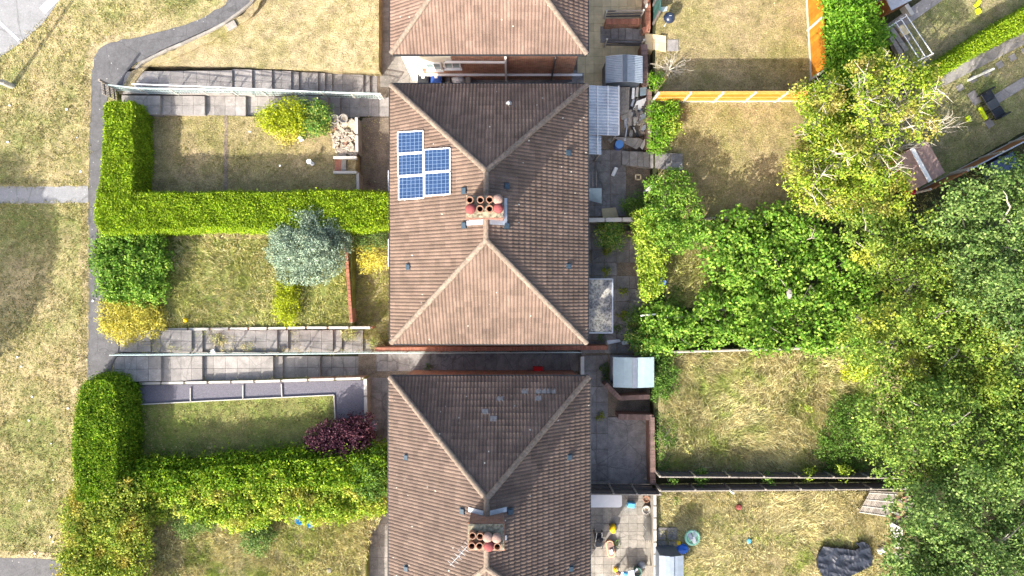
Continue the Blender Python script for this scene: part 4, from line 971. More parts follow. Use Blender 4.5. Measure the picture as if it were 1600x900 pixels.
def crate(name, label, cat, c, d, rz, mat, lid=None, lidn='lid', bev=.02, grp=None):
    root = thing(name, label, cat, (c[0], c[1], c[2]), grp)
    m = MB(); m.box((c[0], c[1], c[2] + d[2] / 2), d, rz); m.build('body', mat, root, bevel=bev)
    m = MB(); m.box((c[0], c[1], c[2] + d[2] + .03), (d[0] + .05, d[1] + .05, .06), rz, R(2)); m.build(lidn, lid or mat, root, bevel=.02)
    return root
p = P(1384, 14, ZR); crate('storage_box', 'grey lidded garden store below a brown roof at the top edge', 'storage box', p, (1.15, .65, 1.2), R(27), M_brown, M_lead)
p = P(1362, -2, ZR); crate('storage_shed', 'small dark shed with a brown front at the top edge', 'shed', p, (1.8, 1.0, 1.7), R(27), M_brown, M_dkwood)
p = P(1550, 262, ZR); crate('storage_box', 'navy blue storage box in the shade below the brown fence', 'storage box', p, (1.35, .8, .9), R(27), plain('navy_plastic', (.03, .05, .09), .5, .1, 4), plain('navy_lid', (.05, .08, .14), .5, .1, 4))
for (x, y, l_, mm) in ((665, 130, 'black wheelie bin beside the white rendered corner of the top house', M_black), (685, 130, 'blue wheelie bin in the gap between two houses', M_blue)):
    p = P(x, y, .04); root = thing('wheelie_bin', l_, 'bin', p, 'wheelie bins')
    m = MB(); m.add([p + Vector(v) for v in ((-.2, -.25, .05), (.2, -.25, .05), (.2, .2, .05), (-.2, .2, .05), (-.28, -.32, 1.0), (.28, -.32, 1.0), (.28, .32, 1.0), (-.28, .32, 1.0))], [(0, 3, 2, 1), (0, 1, 5, 4), (1, 2, 6, 5), (2, 3, 7, 6), (3, 0, 4, 7), (4, 5, 6, 7)]); m.build('body', mm, root)
    m = MB(); m.box(p + Vector((0, 0, 1.04)), (.60, .68, .07)); m.box(p + Vector((0, -.02, 1.09)), (.44, .46, .05)); m.build('lid', mm, root, bevel=.02)
    m = MB(); m.bar(p + Vector((-.22, .37, 1.0)), p + Vector((.22, .37, 1.0)), .04, .04); m.build('handle', mm, root)
    for s in (-1, 1): m = MB(); m.tube([p + Vector((s * .24, .25, .1)), p + Vector((s * .30, .25, .1))], .1, 12); m.build('wheel', M_black, root)
    m = MB(); m.box(p + Vector((0, .02, 1.119)), (.16, .18, .006)); m.build('sticker', M_white, root)
def bagmesh(p, r, h, n=14, seed=0, sq=1.0):
    rr = random.Random(seed); m = MB(); b0 = len(m.v); rows = 7
    for i in range(rows):
        t = i / (rows - 1); rad = r * math.cos((t - .25) * 1.35) ** .6 if t < .98 else r * .12
        for k in range(n):
            a = 2 * math.pi * k / n; q = rad * (1 + rr.uniform(-.13, .13)); m.v.append((p.x + math.cos(a) * q, p.y + math.sin(a) * q * sq, p.z + h * t + rr.uniform(-.02, .02)))
    for i in range(rows - 1):
        for k in range(n): m.f.append((b0 + i * n + k, b0 + i * n + (k + 1) % n, b0 + (i + 1) * n + (k + 1) % n, b0 + (i + 1) * n + k))
    m.f.append(tuple(b0 + (rows - 1) * n + k for k in range(n))); return m
solo(bagmesh(P(716, 127, .05), .38, .6, seed=3, sq=.7), 'rubble_bag', M_white, 'slumped white sack in the gap beside the blue bin', 'sack', smooth=True)
for x in (700, 732): mb = MB(); mb.box(P(x, 125, .3), (.28, 1.3, .5)); solo(mb, 'low_pier', M_conc, 'low concrete pier %s the white sack' % ('left of' if x == 700 else 'right of'), 'pier', bevel=.02)
# lamp column at the left, its head outside the picture
p = P(20, 135, ZG); root = thing('street_lamp', 'pale lamp column by the car park throwing a long straight shadow', 'street lamp', p)
m = MB(); m.tube([p, p + Vector((0, 0, .8)), p + Vector((0, 0, .85)), p + Vector((0, 0, 6))], [.14, .14, .10, .08], 10); m.build('column', M_cpost, root)
m = MB(); m.bar(p + Vector((-.2, 0, 6)), p + Vector((.5, 0, 6.1)), .16, .1); m.build('lamp_head', M_metal, root)
# small things: generic builders
def pot(x, y, z, r, h, label, mat=M_stone, soil=M_soil, grp=None):
    p = P(x, y, z); root = thing('plant_pot', label, 'plant pot', p, grp); m = MB()
    m.lathe(p, [(r * .7, 0), (r * .95, h * .85), (r * 1.05, h * .86), (r * 1.05, h), (r * .85, h), (r * .8, h * .8)], 18); m.build('pot', mat, root)
    m = MB(); m.lathe(p, [(r * .82, h * .78), (.001, h * .82)], 14); m.build('soil', soil, root)
pot(526, 189, ZF, .24, .4, 'left one of two round stone pots at the top of the rockery', M_conc); pot(539, 188, ZF, .24, .4, 'right one of two round stone pots at the top of the rockery', M_conc)
pot(1008, 777, .05, .19, .35, 'clay pot in the corner of the toy strewn patio', M_ter); pot(1008, 794, .05, .23, .35, 'pale rimmed clay pot below another on the patio', M_cpost)
# rockery rubble
r_ = random.Random(5); q = sample([(516, 186), (556, 186), (556, 248), (528, 246), (512, 205)], 130); root = None
for k, (x, y) in enumerate(q):
    p = P(x, y, ZF + .03); m = MB(); rr = r_.uniform(.05, .17)
    m.box(p, (rr * 2 * r_.uniform(.6, 1.4), rr * 1.6 * r_.uniform(.6, 1.3), rr * 1.1), r_.uniform(0, 3), r_.uniform(-.5, .5), r_.uniform(-.5, .5))
    tag(m.build('rubble_stone', M_ter if k % 17 == 0 else M_stone, loc=p, bevel=.012), 'one of the jumbled pale stones heaped in the rockery by the steps', 'stone', 'stones heaped in the front rockery')
root = thing('brick_steps', 'small flight of brick and concrete steps cut into the rockery edge', 'steps', P(540, 258, 0))
for i, (x0, x1, z, mm) in enumerate(((523, 533, ZF + .12, M_cop), (533, 541, ZF + .12, M_conc), (541, 550, ZF - .28, M_conc), (550, 558, ZF - .6, M_conc))):
    a = P(x0, 268, z); b = P(x1, 249, z); m = MB(); m.prism([(a.x, a.y), (b.x - .01, a.y), (b.x - .01, b.y), (a.x, b.y)], 0, z); m.build('tread', mm, root)
for y in (247, 270): m = MB(); m.bar(P(522, y, ZF + .15), P(558, y, ZF + .15), .14, .35); m.build('side_wall', M_cpost, root)
p = P(488, 256, ZF); root = thing('garden_ornament', 'small white birdbath standing on the parched front lawn', 'birdbath', p); m = MB(); m.lathe(p, [(.12, 0), (.10, .06), (.04, .1), (.05, .5), (.07, .55)], 14); m.build('pedestal', M_white, root); m = MB(); m.lathe(p, [(.05, .55), (.13, .62), (.13, .66), (.02, .62)], 14); m.build('bowl', M_white, root)
mb = MB(); mb.add([P(468, 210, ZF + .05), P(476, 218, ZF + .02), P(470, 221, ZF + .05), P(466, 216, ZF + .15)], [(0, 1, 2, 3)]); mb.box(P(470, 216, ZF + .1), (.22, .3, .16), .4); solo(mb, 'white_fragment', M_white, 'broken white ornament below the golden shrub', 'ornament')
# litter
lit = [(15, 165), (104, 171), (120, 215), (126, 268), (12, 222), (27, 558), (33, 573), (50, 620), (45, 657), (106, 638), (80, 693), (83, 750), (46, 782), (78, 839), (83, 846), (54, 865), (145, 470), (390, 206), (437, 259)]
for i, (x, y) in enumerate(lit):
    p = P(x, y, ZG + .04); m = MB(); a = random.uniform(0, 3); s_ = random.uniform(.05, .11)
    m.box(p, (s_, s_ * .8, .03), a, random.uniform(-.4, .4)); m.box(p + Vector((.03, .01, .015)), (s_ * .6, s_ * .5, .03), a + 1)
    tag(m.build('litter', M_white, loc=p), 'one of the small scraps of white litter scattered on the dry public grass' if i < 17 else 'one of two white scraps lying on the first front lawn', 'litter', 'white litter on the public grass' if i < 17 else 'scraps on the first front lawn')
for (x, y, mt, l_) in ((216, 535, M_lead, 'crumpled pale blue carton among the dead weeds on the lower steps'), (333, 549, M_white, 'small grey carton lying against the kerb of the lower steps')):
    mb = MB(); mb.box(P(x, y, 1.12), (.2, .22, .12), .3, .2); solo(mb, 'carton', mt, l_, 'carton', bevel=.01)
mb = MB(); mb.lathe(P(291, 500, ZF + .1), [(.02, 0), (.10, .03), (.12, .10), (.09, .18), (.01, .21)], 12); solo(mb, 'ball', M_orange if False else plain('yellow_plastic', (.75, .5, .01), .4, .05, 3), 'small yellow ball in the weeds above the lower steps', 'ball', smooth=True)
M_yp = MATS['yellow_plastic']
# red crate in the passage
p = P(840, 578, .05); root = thing('crate', 'bright red plastic crate in the shaded passage', 'crate', p); M_red = plain('red_plastic', (.55, .01, .01), .4, .1, 3)
m = MB()
for (dx, dy, w_, l_) in ((0, -.2, .5, .03), (0, .2, .5, .03), (-.25, 0, .03, .43), (.25, 0, .03, .43)): m.box(p + Vector((dx, dy, .2)), (w_, l_, .4))
m.build('sides', M_red, root); m = MB(); m.box(p + Vector((0, 0, .36)), (.47, .37, .02)); m.build('lid', M_red, root)
# middle yard: scrap heap, boards, drum
def board(pts, z, mat, label, name='board', cat='board', th=.03, z2=None, grp=None):
    m = MB(); W = [P(x, y, z if z2 is None or i < 2 else z2) for i, (x, y) in enumerate(pts)]
    m.add([w_ - Vector((0, 0, th)) for w_ in W] + W, [(3, 2, 1, 0), (4, 5, 6, 7), (0, 1, 5, 4), (1, 2, 6, 5), (2, 3, 7, 6), (3, 0, 4, 7)])
    return solo(m, name, mat, label, cat, grp)
for i in range(5): board([(968 + 3.2 * i, 136), (971 + 3.2 * i, 136), (970.5 + 3.0 * i, 180 - i), (967.6 + 3.0 * i, 180 - i)], 1.2 + .03 * (i % 2), M_grwood, 'one of the weathered planks leaning beside the clear lean-to roof', 'plank', 'plank', z2=.9, grp='planks beside the lean-to')
board([(988, 137), (992, 137), (991, 154), (987, 154)], 1.1, M_paint, 'left of two short white boards at the top of the scrap heap'); board([(994, 136), (998, 136), (997, 151), (993, 151)], 1.1, M_cpost, 'right of two short white boards at the top of the scrap heap')
board([(1000, 137), (1011, 135), (1012, 148), (1000, 150)], .9, M_lblue, 'pale blue and white broken panel in the corner of the scrap heap', 'panel', 'panel', z2=1.0)
board([(995, 158), (1014, 151), (1003, 169), (989, 172)], 1.0, M_white, 'white door panel lying across the scrap heap', 'door_panel', 'panel', z2=.7)
board([(974, 170), (983, 166), (981, 196), (976, 200)], .8, M_lead, 'bent grey sheet on the left of the scrap heap', 'sheet_metal', 'sheet', z2=.5)
board([(968, 165), (975, 163), (974, 186), (969, 190)], .7, M_ter, 'rust brown board beneath the planks', th=.04, z2=.5)
board([(955, 213), (1000, 216), (1008, 222), (994, 233)], .75, M_concd, 'large dark curved felt panel below the scrap heap', 'felt_panel', 'panel', th=.05, z2=.5)
board([(949, 219), (958, 212), (962, 215), (954, 222)], .6, M_conc, 'pale broken slab by the blue drum', 'slab', 'slab')
board([(1000, 230), (1007, 217), (1011, 219), (1004, 234)], .7, M_cpost, 'pale broken slab at the right end of the felt panel', 'slab', 'slab')
board([(1007, 187), (1013, 181), (1019, 186), (1013, 196)], ZR + .3, M_ter, 'small square terracotta tile on the retaining wall', 'tile', 'tile')
board([(1015, 173), (1033, 173), (1033, 175), (1015, 175)], ZR + .5, M_cpost, 'upper pale stake poking into the nettles', 'stake', 'stake')
board([(1013, 205), (1026, 208), (1026, 211), (1013, 207)], ZR + .4, M_cpost, 'lower pale stake poking into the nettles', 'stake', 'stake')
r_ = random.Random(9)
for k in range(46):
    x, y = r_.uniform(978, 1013), r_.uniform(160, 210); p = P(x, y, .35 + r_.uniform(0, .45)); a = r_.uniform(0, 3); L = r_.uniform(.2, .9); m = MB(); mt = r_.choice([M_grwood, M_conc, M_metal, M_dkwood, M_cpost, M_lead, M_stone, M_black])
    m.box(p, (L, r_.uniform(.05, .3), r_.uniform(.02, .2)), a if k % 3 else R(80), r_.uniform(-.4, .4), r_.uniform(-.3, .3))
    tag(m.build('scrap_piece', mt, loc=p, bevel=.006), 'one of the tangled scrap pieces heaped between the lean-to and the retaining wall', 'scrap', 'scrap heaped behind the middle house')
mb = MB(); mb.prism([(P(966, 0, .3).x, P(0, 212, .3).y), (P(1013, 0, .3).x, P(0, 212, .3).y), (P(1013, 0, .3).x, P(0, 135, .3).y), (P(966, 0, .3).x, P(0, 135, .3).y)], 0, .25); tag(mb.build('rubble_ground', M_stone), kind='structure')
p = P(965, 229, .04); root = thing('drum', 'blue lidded drum beside the felt panel', 'drum', p); m = MB(); m.lathe(p, [(.22, 0), (.24, .05), (.24, .55), (.22, .6)], 18); m.build('body', M_blue, root); m = MB(); m.lathe(p, [(.23, .6), (.23, .63), (.01, .65)], 18); m.build('lid', plain('light_blue', (.10, .25, .55), .4, .1, 3), root)
board([(915, 294), (940, 294), (940, 318), (915, 312)], .9, M_lblue, 'large pale sheet leaning near the wall behind the middle house', 'loose_board', 'panel', z2=.5)
board([(940, 326), (962, 324), (967, 341), (942, 341)], .2, M_yel, 'dirty beige mat lying on the slabs by the pale topped wall', 'mat', 'mat')
for x in (920, 925, 931): board([(x, 268), (x + 1.2, 268), (x + 2, 293), (x + .6, 293)], 1.0, M_grwood, 'one of three thin sticks leaning in the corner under the eaves', 'stick', 'stick', grp='sticks under the eaves')
p = P(959, 268, .05); solo(MB().tube([p + Vector((-.08, -.25, .1)), p + Vector((.12, .2, .1))], .11, 10), 'roll', M_white, 'short white roll on the cracked patio', 'roll')
p = P(997, 277, .4); root = thing('wooden_frame', 'small square wooden frame on end by the rear steps', 'frame', p); m = MB()
for (dx, dy, w_, l_) in ((0, -.13, .34, .06), (0, .13, .34, .06), (-.14, 0, .06, .3), (.14, 0, .06, .3)): m.box(p + Vector((dx, dy, 0)), (w_, l_, .1), 0)
m.build('frame_bars', M_yel, root)
def tpost(x, y, z0, h, label, arm=.5, az=0):
    p = P(x, y, z0); root = thing('clothes_post', label, 'clothes post', p); m = MB(); m.box(p + Vector((0, 0, h / 2)), (.09, .09, h)); m.build('post', M_paint, root)
    if arm: m = MB(); d = Vector((math.cos(az), math.sin(az), 0)) * arm; m.bar(p + Vector((0, 0, h - .1)) - d, p + Vector((0, 0, h - .1)) + d, .07, .07); m.build('crossbar', M_paint, root)
tpost(1006, 300, .5, 2.2, 'white clothes post beside the rear steps, rising from a green shrub', .3, 1.0)
tpost(1002, 490, .3, 2.0, 'old clothes post with a crossbar under the bright vine', .4, .1)
tpost(1512, 126, ZR, 2.0, 'white clothes pole standing among the stepping stones', 0)
tpost(1130, 756, ZR, 1.7, 'leaning pale stake by the lower dark fence', 0)
# pallet and boards below the vine
for k in range(5): board([(992 + k * .5, 455 + 3 * k), (1004, 452 + 3 * k), (1004, 454 + 3 * k), (993 + k * .5, 457 + 3 * k)], .8, M_grwood, 'one of the broken pallet slats below the bright vine', 'pallet_slat', 'slat', grp='pallet slats below the vine')
board([(990, 469), (1038, 471), (1038, 473), (990, 472)], .9, M_grwood, 'long grey plank across the ferns', 'plank', 'plank'); board([(992, 473), (1014, 475), (1014, 478), (992, 477)], .8, M_grwood, 'short grey plank below a longer one in the ferns', 'plank', 'plank')
board([(948, 532), (968, 530), (970, 534), (950, 538)], .9, M_lead, 'left scrap of pale sheet beside the long brick wall', 'sheet_scrap', 'scrap'); board([(971, 534), (980, 532), (981, 538), (973, 539)], .9, M_lead, 'right scrap of pale sheet beside the long brick wall', 'sheet_scrap', 'scrap')
p = P(1032, 441, ZR + .3); solo(MB().lathe(p, [(.25, 0), (.3, .15), (.27, .2), (.1, .22), (.01, .22)], 18, .8), 'tub', plain('sky_plastic', (.16, .30, .62), .4, .1, 3), 'round blue tub half hidden beside the bright vine', 'tub')
# lower patio
M_sky = plain('light_sky_plastic', (.12, .42, .70), .4, .1, 3); M_peach = plain('peach_plastic', (.72, .38, .24), .5, .1, 3); M_mint = plain('mint_plastic', (.35, .70, .50), .5, .1, 3)
def rrect(m, c, w_, l_, z0, z1, rad, rz=0, n=6):
    pts = []
    for (sx, sy, a0) in ((1, 1, 0), (-1, 1, 90), (-1, -1, 180), (1, -1, 270)):
        for k in range(n + 1):
            a = R(a0 + 90 * k / n); x = sx * (w_ / 2 - rad) + math.cos(a) * rad; y = sy * (l_ / 2 - rad) + math.sin(a) * rad
            pts.append((c[0] + x * math.cos(rz) - y * math.sin(rz), c[1] + x * math.sin(rz) + y * math.cos(rz)))
    m.prism(pts, z0, z1)
p = P(944, 781, .5); root = thing('table_tennis_top', 'long white rounded table against the dark fence on the patio', 'table', (p.x, p.y, .05)); m = MB(); rrect(m, p, 1.9, .72, .62, .68, .15); m.build('table_top', M_white, root)
m = MB(); rrect(m, p, 1.82, .64, .57, .62, .12); m.build('apron', M_blue, root)
for sx in (-.8, .8):
    for sy in (-.25, .25): m = MB(); m.bar((p.x + sx, p.y + sy, .05), (p.x + sx, p.y + sy, .6), .05, .05); m.build('leg', M_metal, root)
p = P(985, 787, .05); root = thing('toy_box', 'sky blue lidded box on the patio beside the white table', 'box', p); m = MB(); m.box(p + Vector((0, 0, .14)), (.42, .3, .28), -.1); m.build('body', M_sky, root, bevel=.02); m = MB(); m.box(p + Vector((0, 0, .3)), (.36, .22, .04), -.1); m.build('lid', M_sky, root, bevel=.01)
p = P(957, 824, .05); root = thing('toy_car', 'yellow ride-on toy in the middle of the patio', 'toy', p); m = bagmesh(p + Vector((0, 0, .08)), .19, .3, 10, 4, 1.3); m.build('body', M_yp, root, smooth=True)
for sx in (-.17, .17):
    for sy in (-.15, .15): m = MB(); m.tube([p + Vector((sx - .02, sy, .07)), p + Vector((sx + .02, sy, .07))], .07, 10); m.build('wheel', M_blue, root)
p = P(953, 856, .05); root = thing('dolls_bath', 'peach coloured baby bath tipped on the patio', 'baby bath', p); m = MB(); rrect(m, p, .42, .95, .05, .28, .18, .18); m.build('tub', M_peach, root); m = MB(); rrect(m, p, .30, .8, .27, .30, .14, .18); m.build('lining', M_buff, root); m = MB(); m.box(p + Vector((.02, -.1, .33)), (.2, .25, .05), .3); m.build('insert', M_white, root)
p = P(934, 840, .05); root = thing('pushchair', 'dark folded pushchair lying by the house wall', 'pushchair', p); m = MB()
for s in (-.2, .2): m.tube([p + Vector((s, -.5, .1)), p + Vector((s * .9, 0, .5)), p + Vector((s * .7, .55, .75))], .02, 6)
m.build('frame', M_metal, root); m = MB(); rrect(m, p + Vector((0, 0, 0)), .42, .7, .32, .5, .12, .1); m.build('seat', M_dgrey, root); m = bagmesh(p + Vector((.05, .1, .45)), .2, .2, 10, 5); m.build('hood', M_black, root)
for s in (-.22, .22):
    for yy in (-.5, .35): m = MB(); m.tube([p + Vector((s - .02, yy, .1)), p + Vector((s + .02, yy, .1))], .1, 10); m.build('wheel', M_black, root)
p = P(1012, 820, .05); root = thing('shoe_rack', 'grey wire rack along the pale patio wall', 'rack', p); m = MB()
for sx in (-.25, .25):
    for sy in (-.65, 0, .65): m.bar(p + Vector((sx, sy, 0)), p + Vector((sx, sy, .75)), .03, .03)
m.build('uprights', M_metal, root)
for zz in (.25, .5, .75): m = MB(); [m.bar(p + Vector((-.25 + .1 * k, -.68, zz)), p + Vector((-.25 + .1 * k, .68, zz)), .025, .02) for k in range(6)]; m.build('shelf', M_dgrey, root)
p = P(975, 898, .05); root = thing('garden_table', 'white square table with clutter at the bottom edge', 'table', p); m = MB(); m.box(p + Vector((0, 0, .72)), (1.0, 1.0, .05), .15); m.build('table_top', M_white, root, bevel=.02)
for sx in (-.4, .4):
    for sy in (-.4, .4): m = MB(); m.bar(p + Vector((sx, sy, 0)), p + Vector((sx, sy, .7)), .05, .05); m.build('leg', M_white, root)
for (x, y, mt, n_, l_) in ((966, 896, M_ter, 'bowl', 'brown bowl on the white table at the bottom edge'), (977, 897, M_sky, 'cloth', 'blue cloth on the white table at the bottom edge')): solo(bagmesh(P(x, y, .78), .14, .12, 10, x), n_, mt, l_, n_, smooth=True)
pot(994, 889, .05, .24, .45, 'dark green pot beside the white table', plain('green_pot', (.08, .17, .14), .5, .1, 3)); pot(996, 898, .05, .2, .4, 'brown pot at the very bottom edge', M_ter)
solo(bagmesh(P(1003, 882, .05), .2, .2, 10, 3), 'ball', M_lead, 'grey-blue ball near the corner of the patio', 'ball', smooth=True); solo(bagmesh(P(962, 889, .05), .14, .2, 10, 8), 'ball', M_yp, 'yellow ball under the edge of the white table', 'ball', smooth=True)
board([(1008, 884), (1020, 884), (1020, 900), (1008, 900)], .6, M_conc, 'pale stone slab standing beside the grey shed', 'slab', 'slab'); board([(986, 897), (995, 888), (997, 890), (988, 899)], .6, M_white, 'short white bar on the patio floor', 'bar', 'bar')
# lawn pool, bag, sheet
p = P(1081, 839, ZR + .02); root = thing('paddling_pool', 'round mint green paddling pool filled with towels on the wild lawn', 'paddling pool', p); m = MB(); pr = []
for k in range(9): a = 2 * math.pi * k / 8; pr.append((.36 + .075 * math.cos(a), .1 + .085 * math.sin(a)))
m.lathe(p, pr, 26); m.build('ring', M_mint, root, smooth=True); m = MB(); m.lathe(p, [(.36, .05), (.001, .06)], 22); m.build('floor', M_sky, root)
for (x, y, mt, l_) in ((1077, 836, M_lead, 'crumpled grey towel in the round pool'), (1083, 842, M_white, 'folded pale towel in the round pool'), (1084, 832, M_lblue, 'blue towel in the round pool')): mb = MB(); rrect(mb, P(x, y, ZR), .22, .4, ZR + .1, ZR + .2, .08, .4); solo(mb, 'towel', mt, l_, 'towel', bevel=.02)
solo(bagmesh(P(1066, 857, ZR + .02), .33, .22, 11, 6, .8), 'bag', plain('royal_blue', (.02, .12, .50), .4, .1, 3), 'bright blue bag dropped beside the round pool', 'bag'); solo(bagmesh(P(1060, 848, ZR + .02), .13, .12, 9, 9), 'toy', M_yp, 'small yellow toy between the blue bag and the loose slabs', 'toy')
solo(bagmesh(P(1170, 845, ZR + .05), .12, .12, 8, 2), 'bag', M_sky, 'tiny blue bag lying alone in the wild lawn', 'bag'); solo(bagmesh(P(1154, 792, ZR + .05), .16, .14, 8, 12), 'ball', M_terr, 'red-orange ball below the leaning stake', 'ball')
for (x, y, r, l_) in ((470, 811, .24, 'larger blue plastic tub at the edge of the overgrown front hedge'), (486, 818, .16, 'smaller blue plastic tub at the edge of the overgrown front hedge')):
    mb = MB(); mb.lathe(P(x, y, ZF + .3), [(r * .7, 0), (r, .2), (r * 1.05, .2), (r * .9, .18), (r * .6, .03), (.01, .03)], 16); solo(mb, 'tub', M_sky, l_, 'tub')
solo(bagmesh(P(515, 891, ZF + .1), .13, .12, 9, 2), 'bag', M_conc, 'pale bag among the long grass near the bottom edge', 'bag')
# tarpaulin
nx, ny = 70, 50; out = [(1273, 862), (1282, 850), (1300, 851), (1330, 856), (1338, 852), (1334, 845), (1344, 842), (1354, 848), (1360, 866), (1358, 880), (1330, 894), (1300, 904), (1284, 902), (1274, 885)]
a = P(1270, 908, ZR); b = P(1364, 838, ZR); mb = MB(); idx = {}
wp = [(P(x, y, ZR).x, P(x, y, ZR).y) for x, y in out]
from mathutils import noise as mn
for i in range(nx + 1):
    for j in range(ny + 1):
        x = a.x + (b.x - a.x) * i / nx; y = a.y + (b.y - a.y) * j / ny
        if inpoly(np.array([x]), np.array([y]), wp)[0]:
            h_ = .10 + .10 * mn.noise(Vector((x * .9, y * .9, 1))) +   .07 * (1 - abs(mn.noise(Vector((x * 1.3 + y * .8, y * 1.9 - x * .7, 5)))) * 2.4) + .025 * (1 - 2 * abs(mn.noise(Vector((x * 5, y * 4 + x * 2, 2))))); idx[i, j] = len(mb.v); mb.v.append((x, y, ZR + .24 + h_ * .8))
for i in range(nx):
    for j in range(ny):
        k = [(i, j), (i + 1, j), (i + 1, j + 1), (i, j + 1)]
        if all(q in idx for q in k): mb.f.append(tuple(idx[q] for q in k))
o = solo(mb, 'tarpaulin', plain('black_sheeting', (.018, .022, .035), .46, .2, 5, bs=.2, spec=.6), 'crumpled black plastic sheet lying on the straw lawn at bottom right', 'plastic sheet', fix=False)
md = o.modifiers.new('thickness', 'SOLIDIFY'); md.thickness = .16; md.offset = -1
# ribbed pallet top and board at the lower right
root = thing('slatted_sheet', 'weathered corrugated sheet lying at an angle under the big tree', 'roof sheet', P(1370, 787, ZR)); 
m = MB(); A, B, C, D = P(1360, 767, ZR + .5), P(1402, 769, ZR + .5), P(1388, 808, ZR + .4), P(1342, 801, ZR + .4)
for k in range(17): u0, u1 = k / 17, (k + .82) / 17; m.add([A.lerp(B, u0), A.lerp(B, u1), D.lerp(C, u1), D.lerp(C, u0)] + [v - Vector((0, 0, .03)) for v in (A.lerp(B, u0), A.lerp(B, u1), D.lerp(C, u1), D.lerp(C, u0))], [(0, 1, 2, 3), (7, 6, 5, 4), (0, 4, 5, 1), (1, 5, 6, 2), (2, 6, 7, 3), (3, 7, 4, 0)])
m.build('slats', M_grwood, root)
for t in (.1, .4, .7, .97): m = MB(); m.bar(A.lerp(D, t) + Vector((0, 0, .02)), B.lerp(C, t) + Vector((0, 0, .02)), .05, .03); m.build('batten', M_cpost, root)
m = MB(); [m.bar(v, (v.x, v.y, ZR), .06, .06) for v in (A + Vector((.1, -.1, -.06)), B + Vector((-.15, -.1, -.06)), C + Vector((-.15, .15, -.06)), D + Vector((.15, .1, -.06)))]; m.build('supports', M_grwood, root)
board([(1390, 815), (1411, 826), (1409, 858), (1396, 856)], ZR + .35, M_cpost, 'long pale board lying beside the tree at the edge of the straw lawn', z2=ZR + .3); board([(1397, 862), (1410, 866), (1410, 878), (1399, 874)], ZR + .25, M_grwood, 'short grey board at the lower end of a longer pale one')
mb = MB(); mb.box(P(1377, 860, ZR + .12), (.4, .32, .22), .4, .1, .1); solo(mb, 'stone_block', M_cpost, 'pale stone block on the straw beside the black sheet', 'stone', bevel=.05)
r_ = random.Random(21)
for k in range(26):
    x, y = r_.uniform(1395, 1425), r_.uniform(775, 830); p = P(x, y, ZR + .12); m = MB(); m.box(p, (r_.uniform(.1, .5), r_.uniform(.05, .2), .08), r_.uniform(0, 3), r_.uniform(-.5, .5)); tag(m.build('debris_piece', r_.choice([M_stone, M_dkwood, M_ter, M_cpost, M_dkwood]), loc=p), 'one of the scraps of rubble and wood heaped under the tree beside the corrugated sheet', 'debris', 'debris beside the corrugated sheet')
# upper right garden
p = P(1042, 34, ZR); root = thing('barbecue', 'round blue-black kettle barbecue on the lawn by the dark green screen', 'barbecue', p); m = MB(); m.lathe(p + Vector((0, 0, .55)), [(.05, -.25), (.22, -.15), (.31, 0), (.31, .03), (.27, .15), (.15, .24), (.03, .27)], 22); m.build('kettle', plain('blue_black', (.02, .03, .06), .25, .1, 3, bs=0, spec=.7), root, smooth=True)
for a in (0, 2.1, 4.2): m = MB(); m.bar(p + Vector((.1 * math.cos(a), .1 * math.sin(a), .4)), p + Vector((.3 * math.cos(a), .3 * math.sin(a), 0)), .03, .03); m.build('leg', M_metal, root)
m = MB(); m.bar(p + Vector((-.06, 0, .84)), p + Vector((.06, 0, .84)), .03, .03); m.build('handle', M_metal, root)
board([(1030, 11), (1043, 10), (1042, 17), (1029, 19)], ZR + .5, M_greenp, 'pale teal board by the dark green screen')
def railing(label, pts, z0, h, mat, n):
    root = thing('railing', label, 'railing', P(*pts[0], z0)); A, B = P(*pts[0], z0), P(*pts[1], z0)
    for zz in (.3, .65, h): m = MB(); m.bar(A + Vector((0, 0, zz)), B + Vector((0, 0, zz)), .05, .09); m.build('rail', mat, root)
    for k in range(n): p = A.lerp(B, k / (n - 1)); m = MB(); m.bar(p, p + Vector((0, 0, h + .1)), .09, .09); m.build('post', M_cpost, root)
railing('timber railing along the brick planter above the dark steps', ((944, 29), (1000, 28)), .3, 1.0, M_dkwood, 2); railing('timber railing below the dark steps and above the grey shed', ((944, 73), (1000, 74)), .05, 1.1, M_dkwood, 2)
railing('short timber railing at the top of the paved yard', ((1003, -20), (1004, 22)), .3, 1.2, M_grwood, 2)
root = thing('pergola_frame', 'thin white metal frame standing over timber benches in the diagonal garden', 'frame', P(1420, 70, ZR)); z = ZR + 1.2
for a, b in (((1415, 22), (1457, 84)), ((1407, 28), (1446, 89)), ((1399, 34), (1436, 92)), ((1427, 98), (1459, 83)), ((1385, 45), (1418, 24))): m = MB(); m.bar(P(*a, z), P(*b, z), .035, .035); m.build('bar', M_white, root)
for c_ in ((1457, 84), (1427, 98), (1415, 22), (1385, 45)): p = P(*c_, z); m = MB(); m.bar(p, (p.x, p.y, ZR), .04, .04); m.build('leg', M_white, root)
mb = MB(); mb.bar(P(1412, 10, ZR + .3), P(1422, 26, ZR + .3), .22, .5); solo(mb, 'stone_post', M_cpost, 'short pale stone post at the head of the white frame', 'post')
for i, (x, mt) in enumerate(((1384, M_grwood), (1390, M_conc), (1398, M_grwood))): board([(x, 50 - i * 5), (x + 6, 47 - i * 5), (x + 34 - i * 4, 93 - i * 16), (x + 28 - i * 4, 97 - i * 16)], ZR + .45, mt, ['outer grey plank bench left of the white frame', 'middle grey slab bench left of the white frame', 'inner short plank bench left of the white frame'][i], 'bench_top', 'bench', th=.3)
board([(1403, 42), (1412, 37), (1422, 51), (1411, 57)], ZR + .5, M_yel, 'beige slab under the white frame', 'slab', 'slab', th=.3)
root = thing('garden_bench', 'black garden furniture set on slabs beside the stepping stones', 'garden chairs', P(1543, 165, ZR))
